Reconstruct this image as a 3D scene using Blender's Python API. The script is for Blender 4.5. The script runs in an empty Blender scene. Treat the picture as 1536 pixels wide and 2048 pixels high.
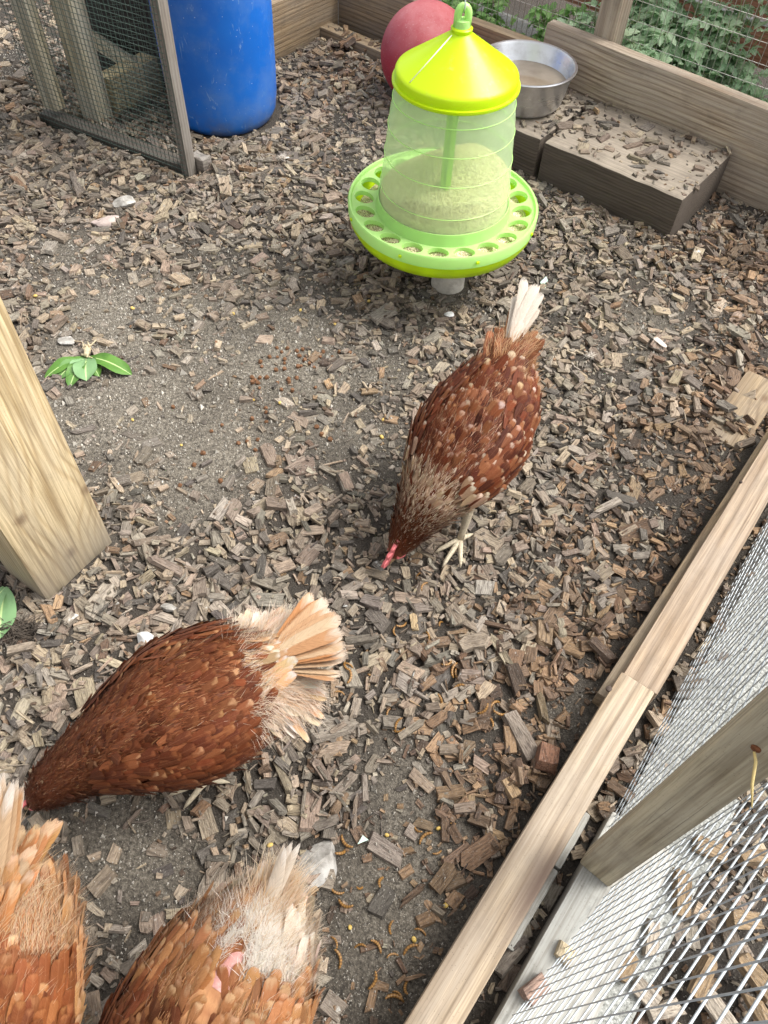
import bpy, bmesh, math, random
import numpy as np
from mathutils import Vector, Matrix

rnd = random.Random(7)
nr = np.random.RandomState(11)
C = bpy.context.scene.collection
SC = bpy.context.scene

# ------------------------------------------------------------------ camera, sky, sun, exposure
F, H = 1538.0, 1.05                       # focal length in photo pixels, camera height in metres
dn = np.array([(700-768)/F, -(2130-1024)/F, -1.0]); dn /= np.linalg.norm(dn)
up = -dn
fw = np.array([0, 0, -1.0]); fy = fw - up*(fw@up); fy /= np.linalg.norm(fy)
fx = np.cross(fy, up)
RC = np.array([fx, fy, up])
CAMP = np.array([0, 0, H])
cam = bpy.data.cameras.new('camera')
cam.sensor_fit = 'VERTICAL'; cam.sensor_height = 36.0; cam.lens = 36.0*F/2048
cam.clip_start = 0.02; cam.clip_end = 200
camo = bpy.data.objects.new('camera', cam); C.objects.link(camo)
camo.matrix_world = Matrix([[*RC[0], 0], [*RC[1], 0], [*RC[2], H], [0, 0, 0, 1]])
SC.camera = camo

SUN_EL, SUN_AZ = 56.0, 78.0              # azimuth from +y, clockwise positive
w = bpy.data.worlds.new('World'); SC.world = w; w.use_nodes = True
nt = w.node_tree; bg = nt.nodes['Background']
sky = nt.nodes.new('ShaderNodeTexSky'); sky.sky_type = 'NISHITA'; sky.sun_disc = False
sky.sun_elevation = math.radians(SUN_EL); sky.sun_rotation = math.radians(SUN_AZ)
sky.air_density = 1.2; sky.dust_density = 4.0; sky.ozone_density = 1.0
hs = nt.nodes.new('ShaderNodeHueSaturation'); hs.inputs['Saturation'].default_value = 0.10   # overcast: nearly grey sky
nt.links.new(sky.outputs[0], hs.inputs['Color']); nt.links.new(hs.outputs[0], bg.inputs['Color'])
bg.inputs['Strength'].default_value = 0.135
sl = bpy.data.lights.new('sun', 'SUN'); sl.energy = 2.1; sl.angle = math.radians(34); sl.color = (1.0, 0.96, 0.89)
so = bpy.data.objects.new('sun', sl); C.objects.link(so)
a, el = math.radians(SUN_AZ), math.radians(SUN_EL)
sd = Vector((math.sin(a)*math.cos(el), math.cos(a)*math.cos(el), math.sin(el)))
so.rotation_euler = sd.to_track_quat('Z', 'Y').to_euler(); so.location = (0, 0, 5)
SC.view_settings.view_transform = 'Standard'; SC.view_settings.look = 'None'
SC.view_settings.exposure = 1.15; SC.view_settings.gamma = 1.0
SC.view_settings.use_curve_mapping = False

def P(u, v, z=0.0):                        # place on the level plane z seen at photo pixel (u, v)
    d = RC @ np.array([(u-768)/F, -(v-1024)/F, -1.0])
    return CAMP + (z-H)/d[2]*d
def proj(p):
    c = (np.asarray(p) - CAMP) @ RC
    return np.stack([768 + F*c[..., 0]/-c[..., 2], 1024 - F*c[..., 1]/-c[..., 2], -c[..., 2]], -1)

# ------------------------------------------------------------------ node helpers
class NT:
    def __init__(s, name):
        s.m = bpy.data.materials.new(name); s.m.use_nodes = True
        s.t = s.m.node_tree; s.p = s.t.nodes['Principled BSDF']; s.out = s.t.nodes['Material Output']
    def n(s, typ, **kw):
        x = s.t.nodes.new('ShaderNode'+typ)
        for k, v in kw.items(): setattr(x, k, v)
        return x
    def put(s, sock, v):
        if isinstance(v, bpy.types.NodeSocket): s.t.links.new(v, sock)
        elif isinstance(v, (tuple, list)) and sock.type == 'RGBA' and len(v) == 3: sock.default_value = (*v, 1)
        else: sock.default_value = v
    def math(s, op, a, b=0.0, c=0.0, clamp=False):
        x = s.n('Math', operation=op, use_clamp=clamp)
        for i, v in enumerate((a, b, c)): s.put(x.inputs[i], v)
        return x.outputs[0]
    def coord(s, kind='Object'): return s.n('TexCoord').outputs[kind]
    def attr(s, name, out='Vector'): return s.n('Attribute', attribute_name=name).outputs[out]
    def scale(s, vec, sc, loc=(0, 0, 0)):
        x = s.n('Mapping'); s.put(x.inputs['Vector'], vec); x.inputs['Scale'].default_value = sc; x.inputs['Location'].default_value = loc
        return x.outputs[0]
    def noise(s, vec, scale, detail=3.0, rough=0.55, dist=0.0):
        x = s.n('TexNoise'); s.put(x.inputs['Vector'], vec); x.inputs['Scale'].default_value = scale
        x.inputs['Detail'].default_value = detail; x.inputs['Roughness'].default_value = rough; x.inputs['Distortion'].default_value = dist
        return x.outputs['Fac']
    def voro(s, vec, scale, out='Distance', feat='F1'):
        x = s.n('TexVoronoi', feature=feat); s.put(x.inputs['Vector'], vec); x.inputs['Scale'].default_value = scale
        return x.outputs[out]
    def ramp(s, f, stops):
        x = s.n('ValToRGB'); s.put(x.inputs[0], f); e = x.color_ramp.elements
        while len(e) < len(stops): e.new(0.5)
        for k, (p, c) in enumerate(stops):
            e[k].position = p; e[k].color = (c, c, c, 1) if isinstance(c, (int, float)) else (*c, 1)
        return x.outputs[0]
    def mix(s, f, a, b, mode='MIX'):
        x = s.n('Mix', data_type='RGBA', blend_type=mode)
        s.put(x.inputs[0], f); s.put(x.inputs[6], a); s.put(x.inputs[7], b)
        return x.outputs[2]
    def bump(s, h, strength=0.3, dist=0.002):
        x = s.n('Bump'); x.inputs['Strength'].default_value = strength; x.inputs['Distance'].default_value = dist
        s.put(x.inputs['Height'], h); s.t.links.new(x.outputs[0], s.p.inputs['Normal'])
    def sep(s, v):
        x = s.n('SeparateXYZ'); s.put(x.inputs[0], v); return x.outputs
    def rand(s): return s.n('ObjectInfo').outputs['Random']
    def set(s, **kw):
        for k, v in kw.items(): s.put(s.p.inputs[k.replace('_', ' ')], v)
        return s

def mat_wood(name, light, dark, grey=(0.3, 0.28, 0.26), weather=0.4, ring=0.007, knots=(), dirt=0.3, rough=0.8, stain=None, dust=None, rs=1.0):
    n = NT(name); p = n.coord(); r = n.rand()
    sh = n.n('VectorMath', operation='ADD'); n.put(sh.inputs[0], p)
    cx = n.n('CombineXYZ'); n.put(cx.inputs[0], n.math('MULTIPLY', r, 9.0)); n.t.links.new(cx.outputs[0], sh.inputs[1]); q = sh.outputs[0]
    x, y, z = n.sep(p)
    wob = n.math('MULTIPLY_ADD', n.noise(n.scale(q, (1.3, 5, 5)), 1.0, 1), 0.034, -0.017)
    yy = n.math('ADD', y, wob)
    for (kx, ky, A, s) in knots:
        d2 = n.math('ADD', n.math('POWER', n.math('MULTIPLY', n.math('SUBTRACT', x, kx), 0.55), 2.0), n.math('POWER', n.math('SUBTRACT', y, ky), 2.0))
        g = n.math('POWER', 2.718, n.math('MULTIPLY', d2, -1.0/(s*s)))
        yy = n.math('MULTIPLY_ADD', g, A, yy)
    rr = n.math('SQRT', n.math('ADD', n.math('POWER', n.math('ADD', yy, 0.03), 2.0), n.math('POWER', n.math('ADD', z, 0.09), 2.0)))
    rings = n.math('MULTIPLY_ADD', n.math('SINE', n.math('MULTIPLY', rr, 6.283/ring)), 0.5, 0.5)
    rings = n.math('POWER', rings, 3.4)
    rings = n.math('MULTIPLY', rings, n.ramp(n.noise(n.scale(q, (2, 9, 9)), 2.0, 2), [(0.3, 0.55), (0.7, 1.0)]))
    fib = n.noise(n.scale(q, (5, 160, 160)), 1.0, 4, 0.65)
    col = n.mix(n.math('MULTIPLY', rings, 0.92*rs), light, dark)
    col = n.mix(n.ramp(fib, [(0.40, 0.62), (0.58, 0.0)]), col, tuple(c*0.55 for c in dark))
    wn = n.noise(n.scale(q, (3, 10, 10)), 2.0, 5, 0.6)
    col = n.mix(n.ramp(wn, [(0.5-weather*0.5, 0.0 if weather < 0.9 else 0.7), (0.78-weather*0.35, min(1, weather+0.35))]), col, grey)
    col = n.mix(n.math('MULTIPLY', rings, 0.38*rs*rs), col, n.mix(1., col, (.50, .44, .38), 'MULTIPLY'))
    fb2 = n.noise(n.scale(q, (9, 420, 420)), 1.0, 3, 0.6)
    col = n.mix(n.ramp(fb2, [(.36, .55), (.56, 0.)]), col, n.mix(1., col, (.55, .50, .46), 'MULTIPLY'))
    for (kx, ky, A, s) in knots:
        d2 = n.math('ADD', n.math('POWER', n.math('MULTIPLY', n.math('SUBTRACT', x, kx), 0.8), 2.0), n.math('POWER', n.math('SUBTRACT', y, ky), 2.0))
        kf = n.math('ADD', n.math('SQRT', d2), n.math('MULTIPLY', n.noise(q, 120.0, 2), 0.006))
        col = n.mix(n.ramp(kf, [(0.006, 0.75), (0.0145, 0.0)]), col, (0.13, 0.07, 0.035))
    dn_ = n.noise(q, 22.0, 6, 0.7)
    col = n.mix(n.ramp(dn_, [(0.52, 0.0), (0.72, dirt)]), col, (0.09, 0.075, 0.06))
    spk = n.voro(q, 240.0); col = n.mix(n.ramp(spk, [(0.05, 0.55), (0.16, 0.0)]), col, (0.07, 0.05, 0.035))
    crk = n.math('ABSOLUTE', n.math('SUBTRACT', n.noise(n.scale(q, (.35, 16, 16)), 2.0, 1), 0.5))
    crm = n.math('MULTIPLY', n.ramp(crk, [(0.0, 0.75), (0.004, 0.0)]), n.ramp(n.noise(n.scale(q, (3, 8, 8)), 1.5, 1), [(.5, 0.), (.58, 1.)]))
    col = n.mix(crm, col, (0.05, 0.04, 0.03))
    for (sx_, sy_, rx, ry, sc_, am_) in (stain or ()):
        d2 = n.math('ADD', n.math('POWER', n.math('MULTIPLY', n.math('SUBTRACT', x, sx_), 1/rx), 2.0), n.math('POWER', n.math('MULTIPLY', n.math('SUBTRACT', y, sy_), 1/ry), 2.0))
        g = n.math('POWER', 2.718, n.math('MULTIPLY', d2, -1.0)); g = n.math('MULTIPLY', g, n.math('MULTIPLY_ADD', wn, 1.0, 0.45), clamp=True)
        col = n.mix(n.math('MULTIPLY', g, am_, clamp=True), col, sc_)
    if dust:                               # dust and droppings on level faces; the lighter top also paints in top light
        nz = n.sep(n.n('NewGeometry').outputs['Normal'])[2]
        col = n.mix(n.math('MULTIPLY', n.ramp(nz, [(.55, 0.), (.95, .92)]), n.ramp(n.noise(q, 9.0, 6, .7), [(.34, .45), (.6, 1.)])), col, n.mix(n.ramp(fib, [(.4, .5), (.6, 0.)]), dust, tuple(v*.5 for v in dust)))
    n.set(Base_Color=col, Roughness=rough)
    hgt = n.math('SUBTRACT', n.math('MULTIPLY_ADD', fib, 0.6, n.math('MULTIPLY', rings, -0.35)), n.math('MULTIPLY', crm, 0.8))
    n.bump(hgt, 0.55, 0.002)
    return n.m

def mat_plain(name, col, rough=0.5, var=0.12, sc=30, bump=0.1, metal=0.0, coat=0.0, dust=None):
    n = NT(name); p = n.coord()
    f = n.noise(p, sc, 5, 0.6)
    c = n.mix(n.ramp(f, [(0.35, 0.0), (0.7, 1.0)]), tuple(v*(1-var) for v in col), tuple(min(1, v*(1+var)) for v in col))
    if dust:
        c = n.mix(n.ramp(n.noise(p, sc*1.7, 6, 0.7), [(0.45, 0.0), (0.75, dust[1])]), c, dust[0])
    n.set(Base_Color=c, Roughness=n.ramp(n.noise(p, sc*2, 4), [(0.3, max(0, rough-0.1)), (0.7, min(1, rough+0.12))]), Metallic=metal, Coat_Weight=coat)
    if bump: n.bump(f, bump, 0.002)
    return n.m

# ------------------------------------------------------------------ object helpers
def tag(o, label=None, cat=None, group=None, kind=None):
    if label: o['label'] = label
    if cat: o['category'] = cat
    if group: o['group'] = group
    if kind: o['kind'] = kind
    return o
def thing(name, label, cat, loc=(0, 0, 0), rz=0.0, group=None, scale=1.0):
    o = bpy.data.objects.new(name, None); C.objects.link(o); o.empty_display_size = 0.05
    o.location = tuple(loc); o.rotation_euler = (0, 0, rz); o.scale = (scale,)*3
    return tag(o, label, cat, group)
def link(name, me, mat=None, parent=None):
    o = bpy.data.objects.new(name, me); C.objects.link(o)
    if mat and not len(me.materials): me.materials.append(mat)
    if parent: o.parent = parent
    return o
def mesh(name, V, Fc, mat=None, parent=None, smooth=False, attrs=None):
    me = bpy.data.meshes.new(name); me.from_pydata([tuple(map(float, v)) for v in V] if not isinstance(V, np.ndarray) else V.tolist(), [], Fc if not isinstance(Fc, np.ndarray) else Fc.tolist())
    for k, (typ, dat) in (attrs or {}).items():
        at = me.attributes.new(k, typ, 'POINT')
        at.data.foreach_set('color' if typ == 'FLOAT_COLOR' else ('vector' if typ == 'FLOAT_VECTOR' else 'value'), np.asarray(dat, np.float32).ravel())
    if smooth: me.polygons.foreach_set('use_smooth', [True]*len(me.polygons))
    me.update()
    return link(name, me, mat, parent)
def bm_obj(name, bm, mat, parent=None, smooth=False):
    me = bpy.data.meshes.new(name); bm.to_mesh(me); bm.free()
    if smooth:
        for p in me.polygons: p.use_smooth = True
    return link(name, me, mat, parent)
def smooth_angle(o, deg=40):
    me = o.data
    me.polygons.foreach_set('use_smooth', [True]*len(me.polygons))
    bm = bmesh.new(); bm.from_mesh(me)
    for e in bm.edges:
        if len(e.link_faces) == 2 and e.calc_face_angle() > math.radians(deg): e.smooth = False
    bm.to_mesh(me); bm.free(); return o
def box_bm(lx, ly, lz, bev=0.003, cuts=0, jit=0.0, c=(0, 0, 0)):
    bm = bmesh.new(); bmesh.ops.create_cube(bm, size=1.0)
    bmesh.ops.scale(bm, vec=(lx, ly, lz), verts=bm.verts)
    if cuts:
        bmesh.ops.subdivide_edges(bm, edges=[e for e in bm.edges if abs(e.verts[0].co.x-e.verts[1].co.x) > lx*0.5], cuts=cuts)
        for v in bm.verts: v.co += Vector((0, rnd.uniform(-jit, jit), rnd.uniform(-jit, jit)))
    if bev:
        bmesh.ops.bevel(bm, geom=[e for e in bm.edges if e.calc_face_angle(0) > 0.6], offset=bev, segments=2, profile=0.6, affect='EDGES')
    bmesh.ops.translate(bm, vec=c, verts=bm.verts)
    return bm
def timber(name, p0, p1, wdir, wy, wz, mat, label=None, cat=None, group=None, parent=None, bev=0.003, jit=0.0006, cuts=6):
    """A sawn timber from p0 to p1 (centre line); wy across along wdir, wz along the third axis."""
    p0, p1 = Vector(p0), Vector(p1); X = (p1-p0); L = X.length; X.normalize()
    Y = Vector(wdir); Y = (Y - X*Y.dot(X)).normalized(); Z = X.cross(Y)
    o = bm_obj(name, box_bm(L, wy, wz, bev, cuts, jit), mat, parent)
    smooth_angle(o, 35)
    M = Matrix.Identity(4)
    for i, ax in enumerate((X, Y, Z)):
        for j in range(3): M[j][i] = ax[j]
    M.translation = (p0+p1)/2
    o.matrix_basis = M if parent is None else parent.matrix_basis.inverted() @ M
    return tag(o, label, cat, group)
def lathe(name, prof, mat, parent=None, n=64, smooth=40, z0=0.0):
    V, Fc = [], []
    for (r, z) in prof:
        for k in range(n):
            t = 2*math.pi*k/n; V.append((r*math.cos(t), r*math.sin(t), z+z0))
    for i in range(len(prof)-1):
        for k in range(n):
            k2 = (k+1) % n; Fc.append((i*n+k, i*n+k2, (i+1)*n+k2, (i+1)*n+k))
    if prof[0][0] > 1e-6 and prof[0][0] < 0.003: pass
    o = mesh(name, V, Fc, mat, parent)
    bm = bmesh.new(); bm.from_mesh(o.data); bmesh.ops.remove_doubles(bm, verts=bm.verts, dist=1e-6); bm.to_mesh(o.data); bm.free()
    if smooth: smooth_angle(o, smooth)
    return o
def tube_vf(pts, rad, n=8, off=0, caps=True):
    pts = [Vector(p) for p in pts]; V, Fc = [], []
    rad = rad if hasattr(rad, '__len__') else [rad]*len(pts)
    ref = None
    for i, p in enumerate(pts):
        t = (pts[min(i+1, len(pts)-1)] - pts[max(i-1, 0)]).normalized()
        if ref is None: ref = t.orthogonal().normalized()
        ref = (ref - t*ref.dot(t)).normalized(); b = t.cross(ref)
        for k in range(n):
            q = 2*math.pi*k/n; V.append(tuple(p + (ref*math.cos(q) + b*math.sin(q))*rad[i]))
    for i in range(len(pts)-1):
        for k in range(n):
            k2 = (k+1) % n; Fc.append((off+i*n+k, off+i*n+k2, off+(i+1)*n+k2, off+(i+1)*n+k))
    if caps:
        Fc.append(tuple(off+k for k in range(n))[::-1]); Fc.append(tuple(off+(len(pts)-1)*n+k for k in range(n)))
    return V, Fc
def tubes(name, lst, mat, parent=None, n=8, smooth=True):
    V, Fc = [], []
    for pts, rad in lst:
        v, f = tube_vf(pts, rad, n, len(V)); V += v; Fc += f
    return mesh(name, V, Fc, mat, parent, smooth)
def wires(name, segs, r, mat, parent=None, jit=0.0):
    V, Fc = [], []
    for a, b in segs:
        a, b = Vector(a), Vector(b)
        m = (a+b)/2 + Vector((rnd.gauss(0, jit), rnd.gauss(0, jit), rnd.gauss(0, jit))) if jit else None
        v, f = tube_vf([a, b] if m is None else [a, m, b], r, 5, len(V)); V += v; Fc += f
    return mesh(name, V, Fc, mat, parent, True)

# value noise on the plane, used for the lie of the ground and the chip density
_G = nr.rand(64, 64)
def vnoise(x, y, s):
    x = np.asarray(x)*s; y = np.asarray(y)*s; xi = np.floor(x).astype(int); yi = np.floor(y).astype(int); fx_ = x-xi; fy_ = y-yi
    fx_ = fx_*fx_*(3-2*fx_); fy_ = fy_*fy_*(3-2*fy_)
    g = lambda a, b: _G[a % 64, b % 64]
    return (g(xi, yi)*(1-fx_)+g(xi+1, yi)*fx_)*(1-fy_) + (g(xi, yi+1)*(1-fx_)+g(xi+1, yi+1)*fx_)*fy_
def ground_z(x, y):
    return -0.012 + 0.012*vnoise(x, y, 4.0) + 0.006*vnoise(x+9, y+3, 11.0) + 0.003*vnoise(x, y, 35.0)

# frame of the run: e along the back boards, n2 outwards through them, q along the near rail
A0 = np.array([-.27, 2.555]); E1 = np.array([.808, -.589]); N1 = np.array([.589, .808]); CW = 1.906
E2 = np.array([.553, .833]); M2 = np.array([.833, -.553])
def W(s, d, z=0.0): p = E1*s + N1*(CW+d); return (p[0], p[1], z)
def e3(v): return (v[0], v[1], 0.0)
# ------------------------------------------------------------------ materials
M = {}
n = NT('soil'); p = n.coord()
f1 = n.noise(p, 5, 5, .6); f2 = n.noise(p, 180, 6, .75); f3 = n.voro(p, 330)
c = n.mix(n.ramp(f1, [(.35, 0.), (.65, 1.)]), (.042, .034, .027), (.072, .059, .046))
dry = n.attr('dry', 'Fac'); c = n.mix(dry, c, n.mix(n.ramp(f1, [(.35, 0.), (.65, 1.)]), (.165, .142, .112), (.255, .225, .18)))
c = n.mix(n.ramp(f2, [(.38, .85), (.58, 0.)]), c, (.03, .025, .02))
c = n.mix(n.math('MULTIPLY', dry, n.ramp(f2, [(.56, 0.), (.68, .75)])), c, (.36, .325, .27))
c = n.mix(n.math('MULTIPLY', n.math('MULTIPLY_ADD', dry, .75, .25), n.ramp(f3, [(.1, .85), (.24, 0.)])), c, (.40, .36, .30))
n.set(Base_Color=c, Roughness=.95); n.bump(n.math('ADD', f2, n.math('MULTIPLY', f3, -.4)), .9, .006); M['soil'] = n.m

n = NT('wood_chip'); q = n.attr('cuv'); cc = n.attr('ccol', 'Color')
g = n.noise(n.scale(q, (70, 480, 480)), 1., 4, .65); g2 = n.noise(q, 90., 4, .6); g3 = n.noise(q, 420., 3, .6)
c = n.mix(n.ramp(g, [(.36, .85), (.56, 0.)]), cc, n.mix(1., cc, (.28, .25, .23), 'MULTIPLY'))
c = n.mix(n.ramp(g2, [(.48, 0.), (.72, .55)]), c, n.mix(1., cc, (.42, .4, .42), 'MULTIPLY'))
c = n.mix(n.ramp(g3, [(.58, 0.), (.72, .4)]), c, (.36, .34, .31))
c = n.mix(n.ramp(n.noise(q, 34., 4, .6), [(.70, 0.), (.76, .85)]), c, (.58, .58, .55))
n.set(Base_Color=c, Roughness=.88); n.bump(n.math('ADD', g, n.math('MULTIPLY', g3, .3)), .8, .0022); M['chip'] = n.m

M['post_new'] = mat_wood('pale_timber', (.74, .60, .37), (.50, .34, .15), (.46, .40, .31), .08, .0080, ((-.85, -.038, .03, .05), (-.89, .064, -.03, .045), (-.98, .0, .015, .08)), .15, .7, rs=.72, stain=((-1.08, .0, .14, .3, (.25, .22, .18), .85),))
M['batten'] = mat_wood('batten_timber', (.50, .37, .25), (.30, .20, .115), (.38, .31, .245), .45, .0075, (), .22)
M['batten_end'] = mat_wood('sawn_batten_timber', (.55, .43, .29), (.32, .225, .125), (.41, .345, .275), .42, .0075, (), .16, stain=((.115, .021, .06, .018, (.13, .085, .065), 1.0),))
M['board'] = mat_wood('weathered_board', (.52, .42, .31), (.28, .195, .125), (.39, .335, .275), .45, .012, ((-.26, -.03, .03, .05),), .3)
M['board_tan'] = mat_wood('tan_board', (.40, .29, .165), (.25, .165, .085), (.29, .24, .18), .4, .012, ((.05, .02, .02, .04),), .35)
M['sleeper'] = mat_wood('sleeper_wood', (.125, .095, .07), (.045, .034, .026), (.105, .085, .068), .5, .006, (), .55, dust=(.36, .305, .24))  # dark base carries the front faces' shade; level faces dusted paler
M['dark_wood'] = mat_wood('dark_frame_wood', (.10, .085, .068), (.05, .042, .034), (.10, .09, .078), .5, .006, (), .5)
M['grey_sill'] = mat_wood('grey_sill_wood', (.40, .395, .36), (.19, .185, .16), (.36, .36, .335), .6, .009, (), .45)
M['post_green'] = mat_wood('treated_post_wood', (.54, .47, .32), (.27, .215, .125), (.43, .39, .30), .45, .009, ((-.2, .0, .015, .04),), .22)
M['cage_wood'] = mat_wood('cage_frame_wood', (.27, .225, .185), (.16, .125, .10), (.24, .22, .20), .6, .008, (), .3)
M['old_pale'] = mat_wood('old_pale_wood', (.54, .48, .33), (.34, .28, .16), (.42, .40, .34), .45, .009, (), .2)
M['block_pale'] = mat_wood('pale_block_wood', (.66, .56, .33), (.45, .35, .17), (.5, .45, .35), .2, .012, (), .2)
M['red_slat'] = mat_wood('red_brown_slat', (.50, .22, .125), (.34, .135, .075), (.45, .24, .16), .4, .012, (), .25)
M['near_black_wood'] = mat_wood('near_black_wood', (.035, .03, .028), (.018, .016, .015), (.03, .03, .03), .4, .012, (), .2)

def mat_wire(name, col, metal, rough):
    n = NT(name); f = n.noise(n.coord(), 90, 3)
    n.set(Base_Color=n.mix(f, tuple(v*.75 for v in col), col), Metallic=metal, Roughness=rough); return n.m
M['wire_zinc'] = mat_wire('zinc_wire', (.50, .54, .57), .25, .42)
M['wire_pale'] = mat_wire('pale_fence_wire', (.58, .56, .52), .3, .5)
M['wire_green'] = mat_wire('green_wire', (.075, .115, .095), .2, .45)
M['steel'] = None
n = NT('steel'); p = n.coord(); f = n.noise(n.scale(p, (1, 1, 30)), 8, 4); d = n.noise(p, 30, 5, .65)
n.set(Base_Color=n.mix(n.ramp(d, [(.5, 0.), (.75, .6)]), (.60, .61, .63), (.36, .35, .34)), Metallic=.9, Roughness=n.ramp(n.math('ADD', f, n.math('MULTIPLY', d, .4)), [(.4, .2), (.95, .45)])); n.bump(d, .04, .002); M['steel'] = n.m
n = NT('murky_water'); p = n.coord()
n.set(Base_Color=n.mix(n.ramp(n.noise(p, 14, 4), [(.35, 0.), (.7, 1.)]), (.30, .25, .19), (.20, .16, .115)), Roughness=.06, Specular_IOR_Level=.6); M['water'] = n.m

n = NT('blue_plastic'); p = n.coord()
sx = n.ramp(n.noise(n.scale(p, (22, 22, 9)), 1., 6, .75, 2.5), [(.60, 0.), (.66, .75)]); sp = n.ramp(n.voro(p, 55), [(.03, .8), (.075, 0.)])
du = n.ramp(n.noise(p, 7, 6, .7), [(.45, 0.), (.75, .35)])
c = n.mix(n.ramp(n.noise(p, 4, 4), [(.3, 0.), (.7, 1.)]), (.004, .11, .50), (.008, .16, .64))
c = n.mix(du, c, (.22, .33, .48)); c = n.mix(n.math('MULTIPLY', sx, .75), c, (.28, .42, .62)); c = n.mix(sp, c, (.45, .55, .66))
z = n.sep(p)[2]
c = n.mix(n.math('MULTIPLY', n.ramp(z, [(.0, 1.), (.09, 0.)]), n.ramp(n.noise(p, 26, 5), [(.4, 0.), (.7, .7)])), c, (.16, .15, .14))
n.set(Base_Color=c, Roughness=.42, Coat_Weight=.12); n.bump(n.noise(p, 25, 3), .06, .004); M['blue'] = n.m

n = NT('dusty_red_rubber'); p = n.coord(); z = n.sep(n.n('NewGeometry').outputs['Normal'])[2]
du = n.math('MULTIPLY', n.ramp(z, [(.05, .05), (.8, 1.)]), n.ramp(n.noise(p, 16, 6, .7), [(.3, .25), (.7, 1.)]))
c = n.mix(n.ramp(n.noise(p, 9, 4), [(.3, 0.), (.7, 1.)]), (.30, .012, .024), (.43, .03, .045))
c = n.mix(n.math('MULTIPLY', du, .62), c, (.50, .25, .26)); c = n.mix(n.ramp(n.noise(p, 260, 3, .7), [(.62, 0.), (.7, .55)]), c, (.55, .36, .36))
n.set(Base_Color=c, Roughness=.72); n.bump(n.noise(p, 200, 4), .15, .001); M['ball'] = n.m

def mat_poly(name, col, rough=.35, trans=.25):
    n = NT(name); p = n.coord(); f = n.noise(p, 12, 4)
    c = n.mix(n.ramp(f, [(.3, 0.), (.7, 1.)]), tuple(v*.93 for v in col), col)
    c = n.mix(n.ramp(n.noise(p, 60, 5, .7), [(.58, 0.), (.8, .3)]), c, (.6, .58, .45))
    n.set(Base_Color=c, Roughness=rough, Coat_Weight=.1)
    tr = n.n('BsdfTranslucent'); n.put(tr.inputs[0], col); mx = n.n('MixShader'); mx.inputs[0].default_value = trans
    n.t.links.new(n.p.outputs[0], mx.inputs[1]); n.t.links.new(tr.outputs[0], mx.inputs[2]); n.t.links.new(mx.outputs[0], n.out.inputs[0]); return n.m
M['lime'] = mat_poly('lime_plastic', (.70, .88, .012), .33, .45)
M['lit_lime'] = mat_poly('lit_lime_plastic', (.95, .98, .66), .4, .1)
M['mint'] = mat_poly('pale_green_plastic', (.58, .88, .33), .33, .4)
M['rod'] = mat_poly('green_rod_plastic', (.42, .75, .06), .35, .2)
n = NT('clear_green_plastic'); p = n.coord()
n.set(Base_Color=(.80, .96, .68), Roughness=.3, Coat_Weight=.2)
tr = n.n('BsdfTransparent'); tr.inputs[0].default_value = (.94, 1.0, .86, 1)
tl = n.n('BsdfTranslucent'); tl.inputs[0].default_value = (.80, .98, .66, 1)
m1 = n.n('MixShader'); m1.inputs[0].default_value = .5; n.t.links.new(n.p.outputs[0], m1.inputs[1]); n.t.links.new(tl.outputs[0], m1.inputs[2])
m2 = n.n('MixShader'); n.put(m2.inputs[0], n.ramp(n.noise(p, 20, 5), [(.3, .55), (.7, .64)]))
n.t.links.new(m1.outputs[0], m2.inputs[1]); n.t.links.new(tr.outputs[0], m2.inputs[2]); n.t.links.new(m2.outputs[0], n.out.inputs[0]); M['hopper'] = n.m
n = NT('feed'); p = n.coord(); v = n.voro(p, 380, 'Color'); d = n.voro(p, 380)
c = n.mix(n.sep(v)[0], (.62, .52, .30), (.88, .80, .58)); c = n.mix(n.ramp(d, [(.3, 0.), (.65, .8)]), c, (.16, .11, .045))
n.set(Base_Color=c, Roughness=.9); n.bump(d, -.6, .0022); M['feed'] = n.m

n = NT('concrete'); p = n.coord(); f = n.noise(p, 10, 6, .65); s = n.voro(p, 160); s2 = n.noise(p, 260, 4, .7)
c = n.mix(n.ramp(f, [(.3, 0.), (.7, 1.)]), (.19, .195, .18), (.29, .295, .275))
c = n.mix(n.ramp(s, [(.1, .7), (.25, 0.)]), c, (.5, .5, .47)); c = n.mix(n.ramp(s2, [(.40, .8), (.48, 0.)]), c, (.085, .085, .078))
c = n.mix(n.ramp(s2, [(.56, 0.), (.62, .8)]), c, (.42, .42, .40))
c = n.mix(n.ramp(n.voro(p, 28), [(.08, .8), (.14, 0.)]), c, (.06, .05, .045))
n.set(Base_Color=c, Roughness=.92); n.bump(s2, .6, .003); M['concrete'] = n.m
n = NT('pale_stone'); p = n.coord(); f = n.noise(p, 45, 6, .7); f2 = n.noise(p, 14, 4)
c = n.mix(n.ramp(f, [(.38, 0.), (.62, 1.)]), (.20, .185, .165), (.40, .38, .35)); c = n.mix(n.ramp(f2, [(.5, 0.), (.6, .5)]), c, (.50, .49, .47))
n.set(Base_Color=c, Roughness=.9); n.bump(f, .8, .004); M['stone'] = n.m
M['white_stone'] = mat_plain('white_stone', (.60, .60, .59), .85, .3, 60, .6)
M['pink_stone'] = mat_plain('pink_stone', (.42, .34, .31), .9, .25, 40, .6)
M['brown_stone'] = mat_plain('brown_stone', (.22, .17, .12), .9, .25, 30, .5)
M['pellet'] = mat_plain('brown_pellet', (.15, .068, .028), .8, .3, 200, .4)
M['corn'] = mat_plain('corn', (.55, .38, .10), .5, .15, 200, .1)
M['grit'] = mat_plain('grit', (.46, .43, .38), .8, .35, 60, .1)
n = NT('mealworm_skin'); x = n.attr('cuv'); st = n.math('MULTIPLY_ADD', n.math('SINE', n.math('MULTIPLY', n.sep(x)[0], 44.)), .5, .5)
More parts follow.
